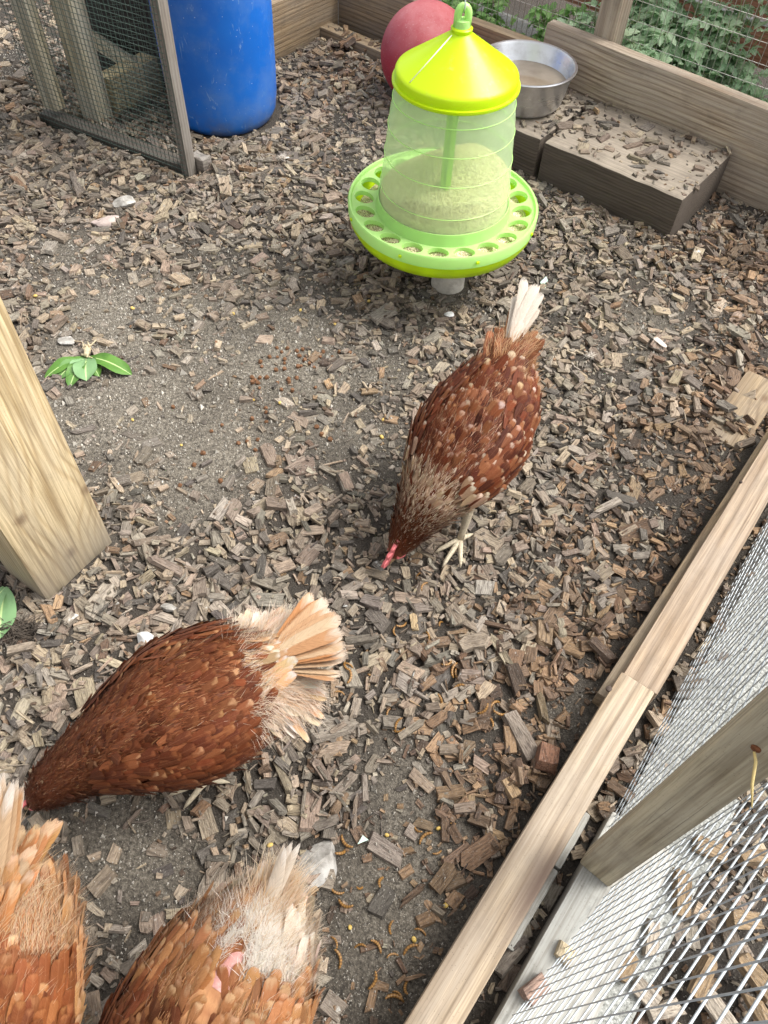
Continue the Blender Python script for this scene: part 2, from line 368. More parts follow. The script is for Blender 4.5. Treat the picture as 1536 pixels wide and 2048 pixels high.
n.set(Base_Color=n.mix(st, (.31, .165, .045), (.15, .068, .018)), Roughness=.4); M['worm'] = n.m
n = NT('leaf_green'); q = n.attr('fuv'); u, v, r = n.sep(q); p = n.coord()
c = n.mix(n.ramp(n.noise(p, 40, 4), [(.3, 0.), (.7, 1.)]), (.040, .115, .010), (.08, .19, .022))
c = n.mix(r, c, (.15, .27, .12)); c = n.mix(n.ramp(n.math('ABSOLUTE', u), [(.03, .7), (.1, 0.)]), c, (.5, .62, .28))
n.set(Base_Color=c, Roughness=.6); n.bump(n.noise(p, 120, 3), .4, .0015); M['lettuce'] = n.m
def mat_leaf(name, a, b):
    n = NT(name); q = n.attr('fuv'); u, v, r = n.sep(q)
    c = n.mix(r, a, b); c = n.mix(n.ramp(n.math('ABSOLUTE', u), [(.03, .35), (.12, 0.)]), c, tuple(min(1, k*1.8) for k in b))
    n.set(Base_Color=c, Roughness=.55)
    tr = n.n('BsdfTranslucent'); n.put(tr.inputs[0], c); mx = n.n('MixShader'); mx.inputs[0].default_value = .55
    n.t.links.new(n.p.outputs[0], mx.inputs[1]); n.t.links.new(tr.outputs[0], mx.inputs[2]); n.t.links.new(mx.outputs[0], n.out.inputs[0]); return n.m
M['leaf_pale'] = mat_leaf('pale_leaf', (.34, .52, .32), (.55, .70, .48))
M['leaf_green2'] = mat_leaf('fresh_leaf', (.19, .40, .12), (.40, .60, .25))
M['stem'] = mat_plain('stem', (.16, .2, .08), .7, .2, 60, .1)
M['white_pipe'] = mat_plain('white_pipe', (.62, .63, .64), .5, .1, 30, .1)
M['root'] = mat_plain('root', (.07, .055, .042), .9, .3, 90, .2)
M['pale_root'] = mat_plain('pale_root', (.46, .38, .25), .8, .25, 120, .3)
M['straw'] = mat_plain('straw', (.62, .48, .2), .6, .15, 80, .1)
M['rust'] = mat_plain('rusty_metal', (.23, .09, .04), .7, .4, 150, .4, .5)
M['screw'] = mat_plain('dark_screw', (.07, .05, .04), .6, .3, 300, .3, .5)
M['scrap'] = mat_plain('mint_scrap', (.5, .66, .58), .7, .15, 80, .2)
M['pvc'] = mat_plain('dusty_pale_pipe', (.52, .49, .43), .7, .12, 40, .1, 0, 0, ((.25, .22, .18), .7))
M['label'] = mat_plain('worn_label', (.50, .54, .60), .6, .15, 40, .0)

n = NT('feather'); q = n.attr('fuv'); u, v, r = n.sep(q); b = n.attr('fb', 'Color'); t = n.attr('ft', 'Color'); am = n.attr('fa', 'Fac')
au = n.math('ABSOLUTE', u)
wv = n.n('CombineXYZ'); n.put(wv.inputs[0], n.math('MULTIPLY', au, 1.6)); n.put(wv.inputs[1], n.math('MULTIPLY_ADD', au, -14., n.math('MULTIPLY', v, 62.))); n.put(wv.inputs[2], n.math('MULTIPLY', r, 90.))
barb = n.noise(wv.outputs[0], 1.4, 3, .6)
big = n.noise(n.scale(q, (1.2, 3, 60)), 1., 2)
vv = n.math('ADD', v, n.math('MULTIPLY_ADD', big, .6, -.30)); vv = n.math('ADD', vv, n.math('MULTIPLY_ADD', n.math('FRACT', n.math('MULTIPLY', r, 37.)), .24, -.14)); vv = n.math('SUBTRACT', vv, n.math('MULTIPLY', n.math('POWER', au, 2.0), .22))
tip = n.math('MULTIPLY', n.ramp(vv, [(.70, 0.), (.92, 1.)]), am)
c = n.mix(tip, b, t)
c = n.mix(n.ramp(au, [(.015, .28), (.07, 0.)]), c, n.mix(.4, c, (.7, .38, .2)))
c = n.mix(n.ramp(barb, [(.36, .42), (.55, 0.)]), c, n.mix(1., c, (.42, .36, .33), 'MULTIPLY'))
c = n.mix(n.ramp(barb, [(.55, 0.), (.72, .22)]), c, n.mix(.35, c, (.75, .45, .3)))
hv_ = n.n('HueSaturation'); hv_.inputs['Hue'].default_value = .4965; hv_.inputs['Saturation'].default_value = 1.02; hv_.inputs['Value'].default_value = .86; n.put(hv_.inputs['Color'], c); c = hv_.outputs[0]
n.set(Base_Color=c, Roughness=.6, Sheen_Weight=.03, Sheen_Roughness=.4, Specular_IOR_Level=.2); n.bump(barb, .45, .0007)
tr = n.n('BsdfTranslucent'); n.put(tr.inputs[0], c); mx = n.n('MixShader'); mx.inputs[0].default_value = .16
n.t.links.new(n.p.outputs[0], mx.inputs[1]); n.t.links.new(tr.outputs[0], mx.inputs[2])
edge = n.math('MAXIMUM', n.math('POWER', au, 2.0), n.ramp(v, [(.72, 0.), (1., 1.)])); fr = n.math('GREATER_THAN', n.math('MULTIPLY_ADD', edge, .62, n.math('MULTIPLY', barb, .8)), .93)
tp_ = n.n('BsdfTransparent'); mf = n.n('MixShader'); n.put(mf.inputs[0], fr); n.t.links.new(mx.outputs[0], mf.inputs[1]); n.t.links.new(tp_.outputs[0], mf.inputs[2])
n.t.links.new(mf.outputs[0], n.out.inputs[0]); M['feather'] = n.m
n = NT('down'); b = n.attr('fb', 'Color'); t = n.attr('ft', 'Color'); v = n.sep(n.attr('fuv'))[1]; c = n.mix(v, b, t)
n.set(Base_Color=c, Roughness=.8); tr = n.n('BsdfTranslucent'); n.put(tr.inputs[0], c); mx = n.n('MixShader'); mx.inputs[0].default_value = .5
n.t.links.new(n.p.outputs[0], mx.inputs[1]); n.t.links.new(tr.outputs[0], mx.inputs[2]); n.t.links.new(mx.outputs[0], n.out.inputs[0]); M['down'] = n.m
n = NT('hen_skin'); b = n.attr('fb', 'Color'); p = n.coord(); f = n.noise(n.scale(p, (40, 120, 120)), 1., 4, .7)
n.set(Base_Color=n.mix(n.ramp(f, [(.35, .5), (.6, 0.)]), b, n.mix(1., b, (.4, .35, .33), 'MULTIPLY')), Roughness=.7); n.bump(f, .4, .002); M['hen_body'] = n.m
M['comb'] = mat_plain('comb_skin', (.70, .17, .18), .45, .2, 150, .3)
M['bare_skin'] = mat_plain('bare_pink_skin', (.50, .25, .22), .5, .2, 160, .6)
M['leg'] = mat_plain('leg_scales', (.50, .43, .31), .6, .2, 260, .6)
M['beak'] = mat_plain('beak_horn', (.35, .22, .12), .4, .2, 100, .1)
M['eye'] = mat_plain('eye', (.16, .06, .015), .1, .1, 50, 0)
# ------------------------------------------------------------------ ground
xs = np.concatenate([np.linspace(-40, -1.9, 14)[:-1], np.arange(-1.9, 1.9001, .022), np.linspace(1.9, 40, 14)[1:]])
ys = np.concatenate([np.linspace(-40, -.6, 14)[:-1], np.arange(-.6, 3.3001, .022), np.linspace(3.3, 45, 14)[1:]])
gx, gy = np.meshgrid(xs, ys); gz = ground_z(gx, gy)
nx, ny = len(xs), len(ys); idx = np.arange(nx*ny).reshape(ny, nx)
gf = np.stack([idx[:-1, :-1], idx[:-1, 1:], idx[1:, 1:], idx[1:, :-1]], -1).reshape(-1, 4)
BARE = ((300, 810, .17, .9), (440, 900, .10, .8), (560, 740, .12, .75), (210, 640, .13, .8), (120, 500, .08, .6), (760, 720, .10, .6), (690, 860, .09, .6), (340, 1010, .07, .6), (210, 1640, .07, .8),
        (740, 1930, .09, .65), (800, 1760, .08, .55), (600, 640, .10, .5), (1290, 660, .10, .45), (1140, 1440, .05, .4), (880, 600, .08, .5), (1450, 560, .05, .3), (830, 1560, .08, .45), (300, 1730, .07, .6), (90, 880, .1, .6), (420, 620, .14, .5), (30, 120, .16, .7), (20, 20, .2, .7))
def bareness(x, y, skip=2):
    b_ = np.ones_like(x)
    for (u, v, r, s_) in BARE[:len(BARE)-skip]:
        p = P(u, v); b_ = b_*(1 - s_*np.exp(-((x-p[0])**2+(y-p[1])**2)/(r*r)))
    return b_
dry = np.clip(1.35*(1-bareness(gx, gy)), 0, 1)*np.clip(.5+.8*vnoise(gx, gy, 14.), 0, 1)
tag(mesh('ground', np.stack([gx, gy, gz], -1).reshape(-1, 3), gf, M['soil'], smooth=True, attrs={'dry': ('FLOAT', dry)}), kind='structure')

# ------------------------------------------------------------------ back boards, ledge, post, wire
def board(name, s0, s1, zt, th, mat, label, d=0.0, zb=-.03, dz=0.0):
    zc, hh = (zt+zb)/2, (zt-zb)
    return timber(name, (*W(s0, d+th/2)[:2], zc+dz), (*W(s1, d+th/2)[:2], zc), e3(N1), th, hh, mat, label, 'board')
board('gravel_board', -1.70, -.93, .148, .036, M['board_tan'], 'tan back board running from the corner behind the red ball', d=.036)
board('gravel_board', -.985, -.02, .202, .034, M['board'], 'long weathered grey-brown board behind the timber step, in front of the wire fence', dz=.022)
c0 = np.array([-.27, 2.555]) + N1*.03
l0 = c0 - N1*.0; ldir = np.array([-.593, -.805])
timber('gravel_board', (l0[0]+.0, l0[1], .055), (l0[0]+ldir[0]*.33, l0[1]+ldir[1]*.33, .055), (-.8, .6, 0), .055, .17, M['board_tan'], 'short tan board closing the corner beside the blue barrel', 'board')
timber('ledge_batten', W(-1.70, -.027, .012), W(-1.30, -.027, .012), e3(N1), .048, .032, M['board_tan'], 'thin batten strewn with chips along the foot of the back board', 'batten')
timber('fence_post', W(-.842, .065, -.1), W(-.842, .065, 1.6), e3(E1), .055, .06, M['board'], 'weathered square fence post rising behind the long board', 'post')
fw_ = thing('wire_fence', 'pale welded wire fence behind the back boards and post', 'wire fence', W(-.9, .105, 0))
segs = []
for s in np.arange(-1.9, .12, .0165): segs.append((W(s-.0, .105, .1), W(s, .105, 1.15)))
for z in np.arange(.12, 1.15, .043): segs.append((W(-1.9, .1065, z), W(.12, .1065, z)))
o = wires('wire_mesh', segs, .00075, M['wire_pale'], None, .0006); o.parent = fw_; o.matrix_parent_inverse = Matrix.Translation(fw_.location).inverted()

# beyond the wire: slatted fence, strip of paving, stone, pipe, plants
rf = thing('slat_fence', 'red-brown slatted fence beyond the plants', 'fence', W(-.7, .5, 0))
for k in range(9):
    z = .085 + k*.108 + .05
    timber('slat', W(-1.75, .5+.01*(k % 2), z), W(.35, .5+.01*(k % 2), z), e3(N1), .02, .0985, M['red_slat'], parent=rf, bev=.002)
for s in (-1.6, -.95, -.2): timber('post', W(s, .545, -.1), W(s, .545, 1.15), e3(E1), .06, .05, M['near_black_wood'], parent=rf)
timber('white_trim', W(-1.75, .492, .187), W(.35, .492, .187), e3(N1), .012, .007, M['white_pipe'], parent=rf, bev=.001)
p0, p1 = W(-.52, .17, .012), W(-.02, .17, .012)
o = tubes('plastic_pipe', [([p0, W(-.3, .175, .012), p1], .016)], M['white_pipe'], n=12); tag(o, 'white pipe lying on the soil outside the wire fence', 'pipe')
tag(mesh('garden_path', [W(-1.6, .24, .012), W(-1.02, .24, .012), W(-1.02, .46, .012), W(-1.6, .46, .012)], [(0, 1, 2, 3)], M['concrete']), kind='structure')
def rock(name, loc, r, mat, label, cat='stone', squash=(1, 1, .7), seed=1, parent=None, rz=0, group=None, sub=3, rough=.28):
    rg = np.random.RandomState(seed); bm = bmesh.new(); bmesh.ops.create_icosphere(bm, subdivisions=sub, radius=1)
    pl = rg.normal(size=(9, 3)); pl /= np.linalg.norm(pl, axis=1)[:, None]; hh = rg.uniform(.5, .88, 9)
    for v in bm.verts:
        co = np.array(v.co); dd = pl@co
        for k in range(9):
            if dd[k] > hh[k]: co = co - pl[k]*(dd[k]-hh[k]); dd = pl@co
        co *= 1+rg.uniform(-.5, .5)*.05
        v.co = Vector(co*np.array(squash)*r)
    o = bm_obj(name, bm, mat, parent); smooth_angle(o, 24); o.location = tuple(loc); o.rotation_euler = (0, 0, rz)
    return tag(o, label, cat, group)
rock('stone', W(-.62, .27, .05), .10, M['brown_stone'], 'brown upright stone among the plants beyond the wire', squash=(.8, .5, 1), seed=5)

def leaf_vf(base, d, nrm, L, Wd, lobes, V, Fc, A, r):
    d = Vector(d).normalized(); s = Vector(nrm).cross(d).normalized(); nn = d.cross(s)
    prof = [(0, .08), (.18, .75), (.33, .5), (.48, 1.), (.62, .55), (.78, .62), (.9, .25)] if lobes else [(0, .1), (.2, .5), (.45, 1.), (.7, .85), (.9, .4)]
    o = len(V); b = Vector(base)
    for v, ww in prof:
        cen = b + d*L*v - nn*L*.35*v*v
        for u in (-1, 0, 1):
            V.append(tuple(cen + s*u*ww*Wd*.5 + nn*abs(u)*ww*Wd*.13)); A.append((u*ww, v, r))
    V.append(tuple(b + d*L - nn*L*.35)); A.append((0, 1, r))
    k = len(prof)
    for i in range(k-1):
        for j in (0, 1): Fc.append((o+i*3+j, o+i*3+j+1, o+i*3+3+j+1, o+i*3+3+j))
    t = o+k*3
    for j in (0, 1): Fc.append((o+(k-1)*3+j, o+(k-1)*3+j+1, t))
def plant(s, d, hgt, spread, nst, nleaf, mat, label, seed, lsize=.026):
    rg = random.Random(seed); base = Vector(W(s, d, 0.0))
    root = thing('leafy_plant', label, 'plant', base, 0, 'plants beyond the wire fence')
    st, V, Fc, A = [], [], [], []
    for i in range(nst):
        a = rg.uniform(0, 6.28); rr = spread*math.sqrt(rg.random()); hh = hgt*rg.uniform(.6, 1.05)
        top = Vector((rr*math.cos(a), rr*math.sin(a), hh)); mid = top*.5 + Vector((rg.gauss(0, .01), rg.gauss(0, .01), hh*.08))
        b0 = Vector((rg.gauss(0, .012), rg.gauss(0, .012), -.02))
        st.append(([b0, mid, top], [.0022, .0016, .0008]))
        for j in range(int(1.5*nleaf/nst)):
            t = rg.uniform(.25, 1.0); pt = b0*(1-t)**2 + mid*2*t*(1-t) + top*t*t
            dr = Vector((rg.gauss(0, 1), rg.gauss(0, 1), rg.gauss(.15, .35))).normalized()
            pt2 = pt + dr*rg.uniform(.005, .03); st.append(([pt, pt2], [.0008, .0006]))
            cl = rg.random()
            for q in range(3):
                d2 = (dr + Vector((rg.gauss(0, .7), rg.gauss(0, .7), rg.gauss(0, .3)))).normalized()
                leaf_vf(pt2, d2, Vector((rg.gauss(0, .35), rg.gauss(0, .35), 1)).normalized(), lsize*rg.uniform(.6, 1.3), lsize*rg.uniform(.6, .95), True, V, Fc, A, min(1, max(0, cl+rg.gauss(0, .2))))
    tubes('stem', st, M['stem'], root, 5)
    o = mesh('foliage', V, Fc, mat, root, True, {'fuv': ('FLOAT_VECTOR', A)}); o['kind'] = 'stuff'
plant(-1.34, .22, .14, .12, 14, 170, M['leaf_green2'], 'low bright green plant behind the red ball and feeder', 1, .03)
plant(-1.20, .17, .10, .07, 8, 70, M['leaf_green2'], 'small green plant between the red ball and the steel bowl', 2, .028)
plant(-1.07, .22, .18, .09, 12, 140, M['leaf_green2'], 'upright green plant just behind the steel bowl', 3, .028)
plant(-.94, .20, .22, .10, 12, 160, M['leaf_pale'], 'pale green plant immediately left of the fence post', 4, .03)
plant(-.77, .18, .22, .10, 14, 190, M['leaf_pale'], 'tall bushy pale green plant immediately right of the fence post', 5, .038)
plant(-.68, .16, .20, .10, 14, 190, M['leaf_pale'], 'bushy pale plant in front of the brown stone', 6, .038)
plant(-.60, .33, .34, .10, 9, 90, M['leaf_pale'], 'tallest thin plant climbing before the red-brown slats', 7, .03)
plant(-.52, .15, .14, .09, 12, 150, M['leaf_pale'], 'low pale plant with small leaves right of the brown stone', 8, .026)
plant(-.40, .16, .09, .06, 8, 60, M['leaf_pale'], 'small sparse plant beside the white pipe', 9, .024)
plant(-.22, .24, .10, .06, 7, 50, M['leaf_green2'], 'small dark plant under the slats at the far right', 10, .026)

plant(-.86, .30, .26, .10, 12, 150, M['leaf_pale'], 'pale green plant close behind the fence post', 11, .036)
plant(-.73, .30, .28, .11, 12, 160, M['leaf_pale'], 'broad pale plant against the slats right of the fence post', 12, .038)
plant(-.56, .24, .20, .09, 10, 120, M['leaf_pale'], 'mid-height pale plant behind the low plant right of the stone', 13, .034)

# ------------------------------------------------------------------ timber step (two sleepers), bowl
SZ = .1
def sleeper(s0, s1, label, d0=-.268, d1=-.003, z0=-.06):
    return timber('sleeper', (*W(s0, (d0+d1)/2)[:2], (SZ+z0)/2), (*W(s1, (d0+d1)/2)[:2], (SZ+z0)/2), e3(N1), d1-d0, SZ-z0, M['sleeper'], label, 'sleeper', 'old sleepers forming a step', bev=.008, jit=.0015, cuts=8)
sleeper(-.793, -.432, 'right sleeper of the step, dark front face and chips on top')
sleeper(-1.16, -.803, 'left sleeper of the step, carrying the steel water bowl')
bc = P(1053, 140, SZ+.075); bl = thing('water_bowl', 'round steel water bowl on the left sleeper, half full of murky water', 'bowl', (bc[0], bc[1], SZ+.002))
lathe('bowl_shell', [(.0001, 0), (.086, 0), (.094, .004), (.099, .012), (.113, .083), (.1155, .086), (.1195, .087), (.1205, .089), (.119, .0915), (.1145, .0905), (.1105, .085), (.097, .014), (.09, .007), (.0001, .006)], M['steel'], bl, 72)
lathe('water', [(.0001, .05), (.1046, .05)], M['water'], bl, 72)

# ------------------------------------------------------------------ red ball
bp = P(852, 108, .118); b = bmesh.new(); bmesh.ops.create_uvsphere(b, u_segments=64, v_segments=40, radius=.119)
for v in b.verts: v.co.z *= 1.02
o = bm_obj('rubber_ball', b, M['ball'], None, True); o.location = (bp[0], bp[1], .117); tag(o, 'large dusty red ball standing behind the feeder', 'ball')

# ------------------------------------------------------------------ blue barrel
bb = np.array(P(458, 281, 0)[:2]); vd = bb/np.linalg.norm(bb); bb = bb + vd*.143
br = thing('plastic_barrel', 'scuffed blue plastic barrel standing beside the wire cage', 'barrel', (bb[0], bb[1], -.012))
lathe('body', [(.0001, .002), (.095, .0), (.112, .004), (.126, .016), (.135, .035), (.1395, .07), (.1415, .13), (.143, .25), (.143, .40), (.141, .46), (.1435, .466), (.1435, .478), (.140, .486), (.136, .52), (.12, .545), (.09, .552), (.0001, .552)], M['blue'], br, 96, 50)
lathe('lid_ring', [(.118, .545), (.126, .547), (.127, .562), (.119, .565), (.116, .56)], M['blue'], br, 64)
V = [], []
lv, lf = [], []
ang0 = math.atan2(-bb[1], -bb[0])
for j, z in enumerate((.438, .50)):
    for k in range(9):
        a = ang0 - .95 + k*.9/8; r_ = .1445 if j == 0 else .1455; lv.append((r_*math.cos(a), r_*math.sin(a), z))
for k in range(8): lf.append((k, k+1, 9+k+1, 9+k))
mesh('worn_label', lv, lf, M['label'], br, True)

# ------------------------------------------------------------------ wire cage at left: front panel and what stands inside
cR, cL = np.array([-.516, 1.713]), np.array([-.948, 1.926]); cd = (cR-cL)/np.linalg.norm(cR-cL); cn = np.array([-cd[1], cd[0]])
if cn[1] < 0: cn = -cn
def Cg(s, d, z): p = cR + cd*s + cn*d; return (p[0], p[1], z)
LP = float(np.linalg.norm(cR-cL))
pn = thing('mesh_screen', 'dark green wire mesh panel in a weathered timber frame beside the barrel', 'wire panel', Cg(-LP/2, 0, 0))
timber('stile', Cg(-.012, .014, -.02), Cg(-.012, .014, .9), e3(cd), .022, .030, M['cage_wood'], parent=pn)
timber('stile', Cg(-LP+.05, .022, .04), Cg(-LP+.05, .022, .9), e3(cd), .045, .032, M['old_pale'], parent=pn)
timber('bottom_rail', Cg(-LP+.006, .02, .006), Cg(-.026, .02, .006), e3(cn), .036, .03, M['dark_wood'], parent=pn)
segs = [(Cg(-LP+.012+k*.0123, -.003, -.012), Cg(-LP+.012+k*.0123, -.003, .9)) for k in range(int(LP/.0123))]
segs += [(Cg(-LP+.004, -.0042, z), Cg(-.006, -.0042, z)) for z in np.arange(-.008, .9, .0125)]
o = wires('wire_mesh', segs, .00068, M['wire_green'], None, .0004); o.parent = pn; o.matrix_parent_inverse = Matrix.Translation(pn.location).inverted()
sp = thing('mesh_screen', 'second dark wire mesh panel standing inside the cage behind the pale timber', 'wire panel', Cg(-.2, .36, 0))
e5 = np.array([-.35, .937])
def Cs(s, z, t=0): p = np.array(Cg(-LP+.17, .10, 0)[:2]) + cd*s*.86 + cn*s*.5; return (p[0], p[1], z)
segs = [(Cs(k*.0125, .0), Cs(k*.0125, .8)) for k in range(25)] + [(Cs(0, z), Cs(.3, z)) for z in np.arange(.0, .8, .0125)]
o = wires('wire_mesh', segs, .00068, M['wire_green'], None, .0006); o.parent = sp; o.matrix_parent_inverse = Matrix.Translation(sp.location).inverted()
timber('timber_post', Cg(-LP+.125, .085, -.05), Cg(-LP+.125, .085, .9), e3(cd), .06, .05, M['old_pale'], 'upright pale post standing just inside the wire cage', 'post')
a_, b_ = np.array(P(200, 222, .03)), np.array(P(330, 150, .03))
timber('timber_block', (a_[0]+.01, a_[1]+.05, .045), (b_[0]+.03, b_[1]+.07, .045), (-.6, .8, 0), .055, .09, M['block_pale'], 'pale timber block lying on the cage floor', 'timber')
a_, b_ = np.array(P(182, 118, .09)), np.array(P(240, 160, .07))
timber('timber_brace', (a_[0]-.03, a_[1]+.08, .115), (b_[0]+.03, b_[1]+.06, .075), (-.4, .9, 0), .02, .035, M['old_pale'], 'sloping thin brace behind the pale block in the cage', 'timber')
timber('dark_sheet', Cg(-LP-.12, .30, .35), Cg(-.285, .30, .35), e3(cn), .02, .8, M['near_black_wood'], 'added dark sheet standing for the deep shade at the back of the wire cage', 'board')  # added near-black sheet, paints the black void inside the cage
bpv = P(402, 340, .0)
o = timber('wood_offcut', (bpv[0]-.018, bpv[1]+.018, .016), (bpv[0]+.02, bpv[1]-.004, .016), (.4, .9, 0), .03, .036, M['cage_wood'], 'small square grey offcut at the foot of the cage frame', 'offcut')

# ------------------------------------------------------------------ big pale post on the left, near rail, sill, wire door
A_, B_, C_ = np.array([-.505, .545]), np.array([-.434, .66]), np.array([-.598, .613])
ab = (B_-A_)/np.linalg.norm(B_-A_); ac = (C_-A_)/np.linalg.norm(C_-A_)
pc = A_ + ab*.0675 + ac*.045
timber('timber_post', (*pc, -.03), (*pc, 2.1), e3(ab), .135, .09, M['post_new'], 'thick pale new post with a knot, at the left edge', 'post', bev=.004)
r0, r1 = np.array([.0872, .040]), np.array([.365, .4485]); rd = (r1-r0)/np.linalg.norm(r1-r0); rn = np.array([rd[1], -rd[0]])
timber('rail', (*(r0-rd*.35), .043), (*r1, .043), e3(rn), .051, .042, M['batten_end'], 'nearer pale rail with a screw, lapped over the far rail', 'rail', 'low rails beside the wire wall', bev=.003)
q0 = r1 + rn*.004
timber('rail', (*(q0+rd*.001), .036), (*(q0+rd*.62), .036), e3(rn), .052, .048, M['batten'], 'farther rail running up the right edge beside the wire wall', 'rail', 'low rails beside the wire wall', bev=.003)
timber('rail_bearer', (*(q0-rd*.035 - rn*.030), .012), (*(q0+rd*.60 - rn*.022), .016), e3(rn), .022, .05, M['board_tan'], 'narrow bearer strip under the inner edge of the far rail', 'batten')
def screw(u, v, z, nm='screw_head', r=.0035, label=None, mat='screw'):
    p = P(u, v, z); o = lathe(nm, [(.0001, .0012), (r*.6, .0014), (r, .0006), (r, -.002)], M[mat], None, 12); o.location = (p[0], p[1], z); return tag(o, label, 'screw')
screw(1218, 1377, .0645, r=.0042, label='dark screw head near the lap of the nearer rail')
screw(1482, 964, .0605, r=.0026, label='small screw head on the farther rail')
# grey sill under the wire door, narrow strip beside it
s0, s1 = P(985, 2048, .045), P(1138, 1742, .045)
sdir = np.array([.564, .826]); sn = np.array([sdir[1], -sdir[0]])
b0 = np.array([s0[0], s0[1]]) + sn*.045
timber('door_sill', (*(b0-sdir*.35), .022), (*(b0+sdir*.285), .022), e3(sn), .088, .046, M['grey_sill'], 'pale blue-grey sill board with a long crack, under the wire door', 'sill', bev=.003)
t0 = np.array(P(985, 1905, .018)[:2]) + sn*.004
timber('edging_strip', (*(t0+sdir*.015), .006), (*(t0+sdir*.125), .006), e3(sn), .030, .026, M['grey_sill'], 'short grey-tan strip between the near rail and the sill', 'batten', 'edging strips beside the sill')
timber('edging_strip', (*(t0+sdir*.128), .006), (*(t0+sdir*.21), .006), e3(sn), .030, .026, M['grey_sill'], 'farther grey strip butted against the short strip, by the door post', 'batten', 'edging strips beside the sill')
# door post and wire panel (turned a little from the rail)
pL, pR = np.array(P(1158, 1727, .045)[:2]), np.array(P(1217, 1776, .045)[:2])
wd = (pR-pL)/np.linalg.norm(pR-pL); wl = float(np.linalg.norm(pR-pL)); pdn = np.array([-wd[1], wd[0]])
pcn = (pL+pR)/2 + pdn*.014
dr = thing('wire_door', 'wire mesh door with a greenish timber post, at the lower right', 'door', (*pcn, .045))
timber('door_post', (*pcn, .0455), (*pcn, 1.9), e3(wd), wl, .028, M['post_green'], parent=dr)
d0, d1 = np.array(P(1010, 2048, .046)[:2]), np.array(P(1219, 1778, .046)[:2]); dd = (d1-d0)/np.linalg.norm(d1-d0)
segs = []
for k in range(40):
    p = d1 - dd*(k*.0152); segs.append(((*p, .05), (*p, 1.0)))
segs2 = []
for z in np.arange(.055, 1.0, .030): segs2.append(((*(d1-dd*.6+np.array([dd[1], -dd[0]])*.0013), z), (*(d1+dd*.004+np.array([dd[1], -dd[0]])*.0013), z)))
o = wires('wire_mesh', segs2, .00074, M['wire_zinc'], None, .0007); o.parent = dr; o.matrix_parent_inverse = Matrix.Translation(dr.location).inverted()
o = wires('wire_mesh', segs, .00055, M['wire_zinc'], None, .0007); o.parent = dr; o.matrix_parent_inverse = Matrix.Translation(dr.location).inverted()
pin = P(1515, 1497, .28)
# wire wall beyond the post
m0, m1_ = np.array(P(1346, 1400, .02)[:2]), np.array(P(1522, 1063, .02)[:2]); md = (m1_-m0)/np.linalg.norm(m1_-m0)
ww_ = thing('wire_wall', 'fine wire wall rising from the slab along the far rail', 'wire wall', (*m0, 0))
segs = [((*(m0+md*(k*.0152-.25)), -.01), (*(m0+md*(k*.0152-.25)), 1.0)) for k in range(76)]
segs += [((*(m0-md*.26), z), (*(m0+md*.88), z)) for z in np.arange(.005, 1.0, .030)]
o = wires('wire_mesh', segs, .00068, M['wire_zinc'], None, .0006); o.parent = ww_; o.matrix_parent_inverse = Matrix.Translation(ww_.location).inverted()
# slab outside the wire
sb = b0 + sn*.047
e0, e1 = np.array(P(1262, 2048, .022)[:2]), np.array(P(1536, 1490, .022)[:2]); ed = (e1-e0)/np.linalg.norm(e1-e0)
bmv = [(*(m0+rn*.012-rd*.75), .022), (*(m0+rn*.012+rd*1.2), .022), (*(e0+ed*1.7), .022), (*(e0-ed*.4), .022)]
bmv2 = [(x, y, -.05) for x, y, z in bmv]
tag(mesh('paving_slab', bmv+bmv2, [(3, 2, 1, 0), (0, 1, 5, 4), (1, 2, 6, 5), (2, 3, 7, 6), (3, 0, 4, 7)], M['concrete']), kind='structure')
# ------------------------------------------------------------------ hanging feeder
FX, FY = .0795, 1.400
fd = thing('poultry_feeder', 'lime and pale green hanging feeder part filled with feed, over a pale stub', 'feeder', (FX, FY, .106)); fd.rotation_euler = (0, 0, math.radians(6)); fd.scale = (1, 1, .87)
lathe('pan', [(.0001, .010), (.06, -.002), (.128, -.002), (.158, .006), (.176, .020), (.1855, .040), (.1868, .0535), (.182, .054), (.176, .040), (.168, .028), (.146, .014), (.11, .006), (.0001, .014)], M['lime'], fd, 96)
# guard ring with twenty feeding holes
bm = bmesh.new(); NH = 20; r1_, r2_ = .134, .1815; rm = .1575; NP = 24
for k in range(NH):
    a0 = 2*math.pi*(k+.5)/NH; ha = math.pi/NH
    inn, outr = [], []
    for j in range(NP):
        t = 2*math.pi*j/NP
        rr, aa = rm + .0195*math.cos(t), a0 + (.0203*math.sin(t))/rm
        inn.append((rr, aa))
        c_, s_ = math.cos(t), math.sin(t); m_ = max(abs(c_), abs(s_)); c_, s_ = c_/m_, s_/m_
        outr.append(((r1_+r2_)/2 + c_*(r2_-r1_)/2, a0 + s_*ha))
    zf = lambda r: .0755 - .010*(1-min(1, (r-r1_)/(r2_-r1_)))
    vi = [bm.verts.new((r*math.cos(q), r*math.sin(q), zf(r))) for r, q in inn]
    vl = [bm.verts.new((r*math.cos(q), r*math.sin(q), zf(r)-.010)) for r, q in [((rr-rm)*.96+rm, (aa-a0)*.96+a0) for rr, aa in inn]]
    vo = [bm.verts.new((r*math.cos(q), r*math.sin(q), zf(r))) for r, q in outr]
    for j in range(NP):
        j2 = (j+1) % NP; bm.faces.new((vi[j], vi[j2], vo[j2], vo[j])[::-1]); bm.faces.new((vl[j], vl[j2], vi[j2], vi[j])[::-1])
bmesh.ops.remove_doubles(bm, verts=bm.verts, dist=1e-5)
bmesh.ops.recalc_face_normals(bm, faces=bm.faces)
gr = bm_obj('guard_ring', bm, M['mint'], fd); smooth_angle(gr, 35)
lathe('rim_band', [(.1815, .0755), (.184, .082), (.1875, .0825), (.1895, .079), (.1885, .054), (.183, .052), (.1815, .056)], M['mint'], fd, 96)
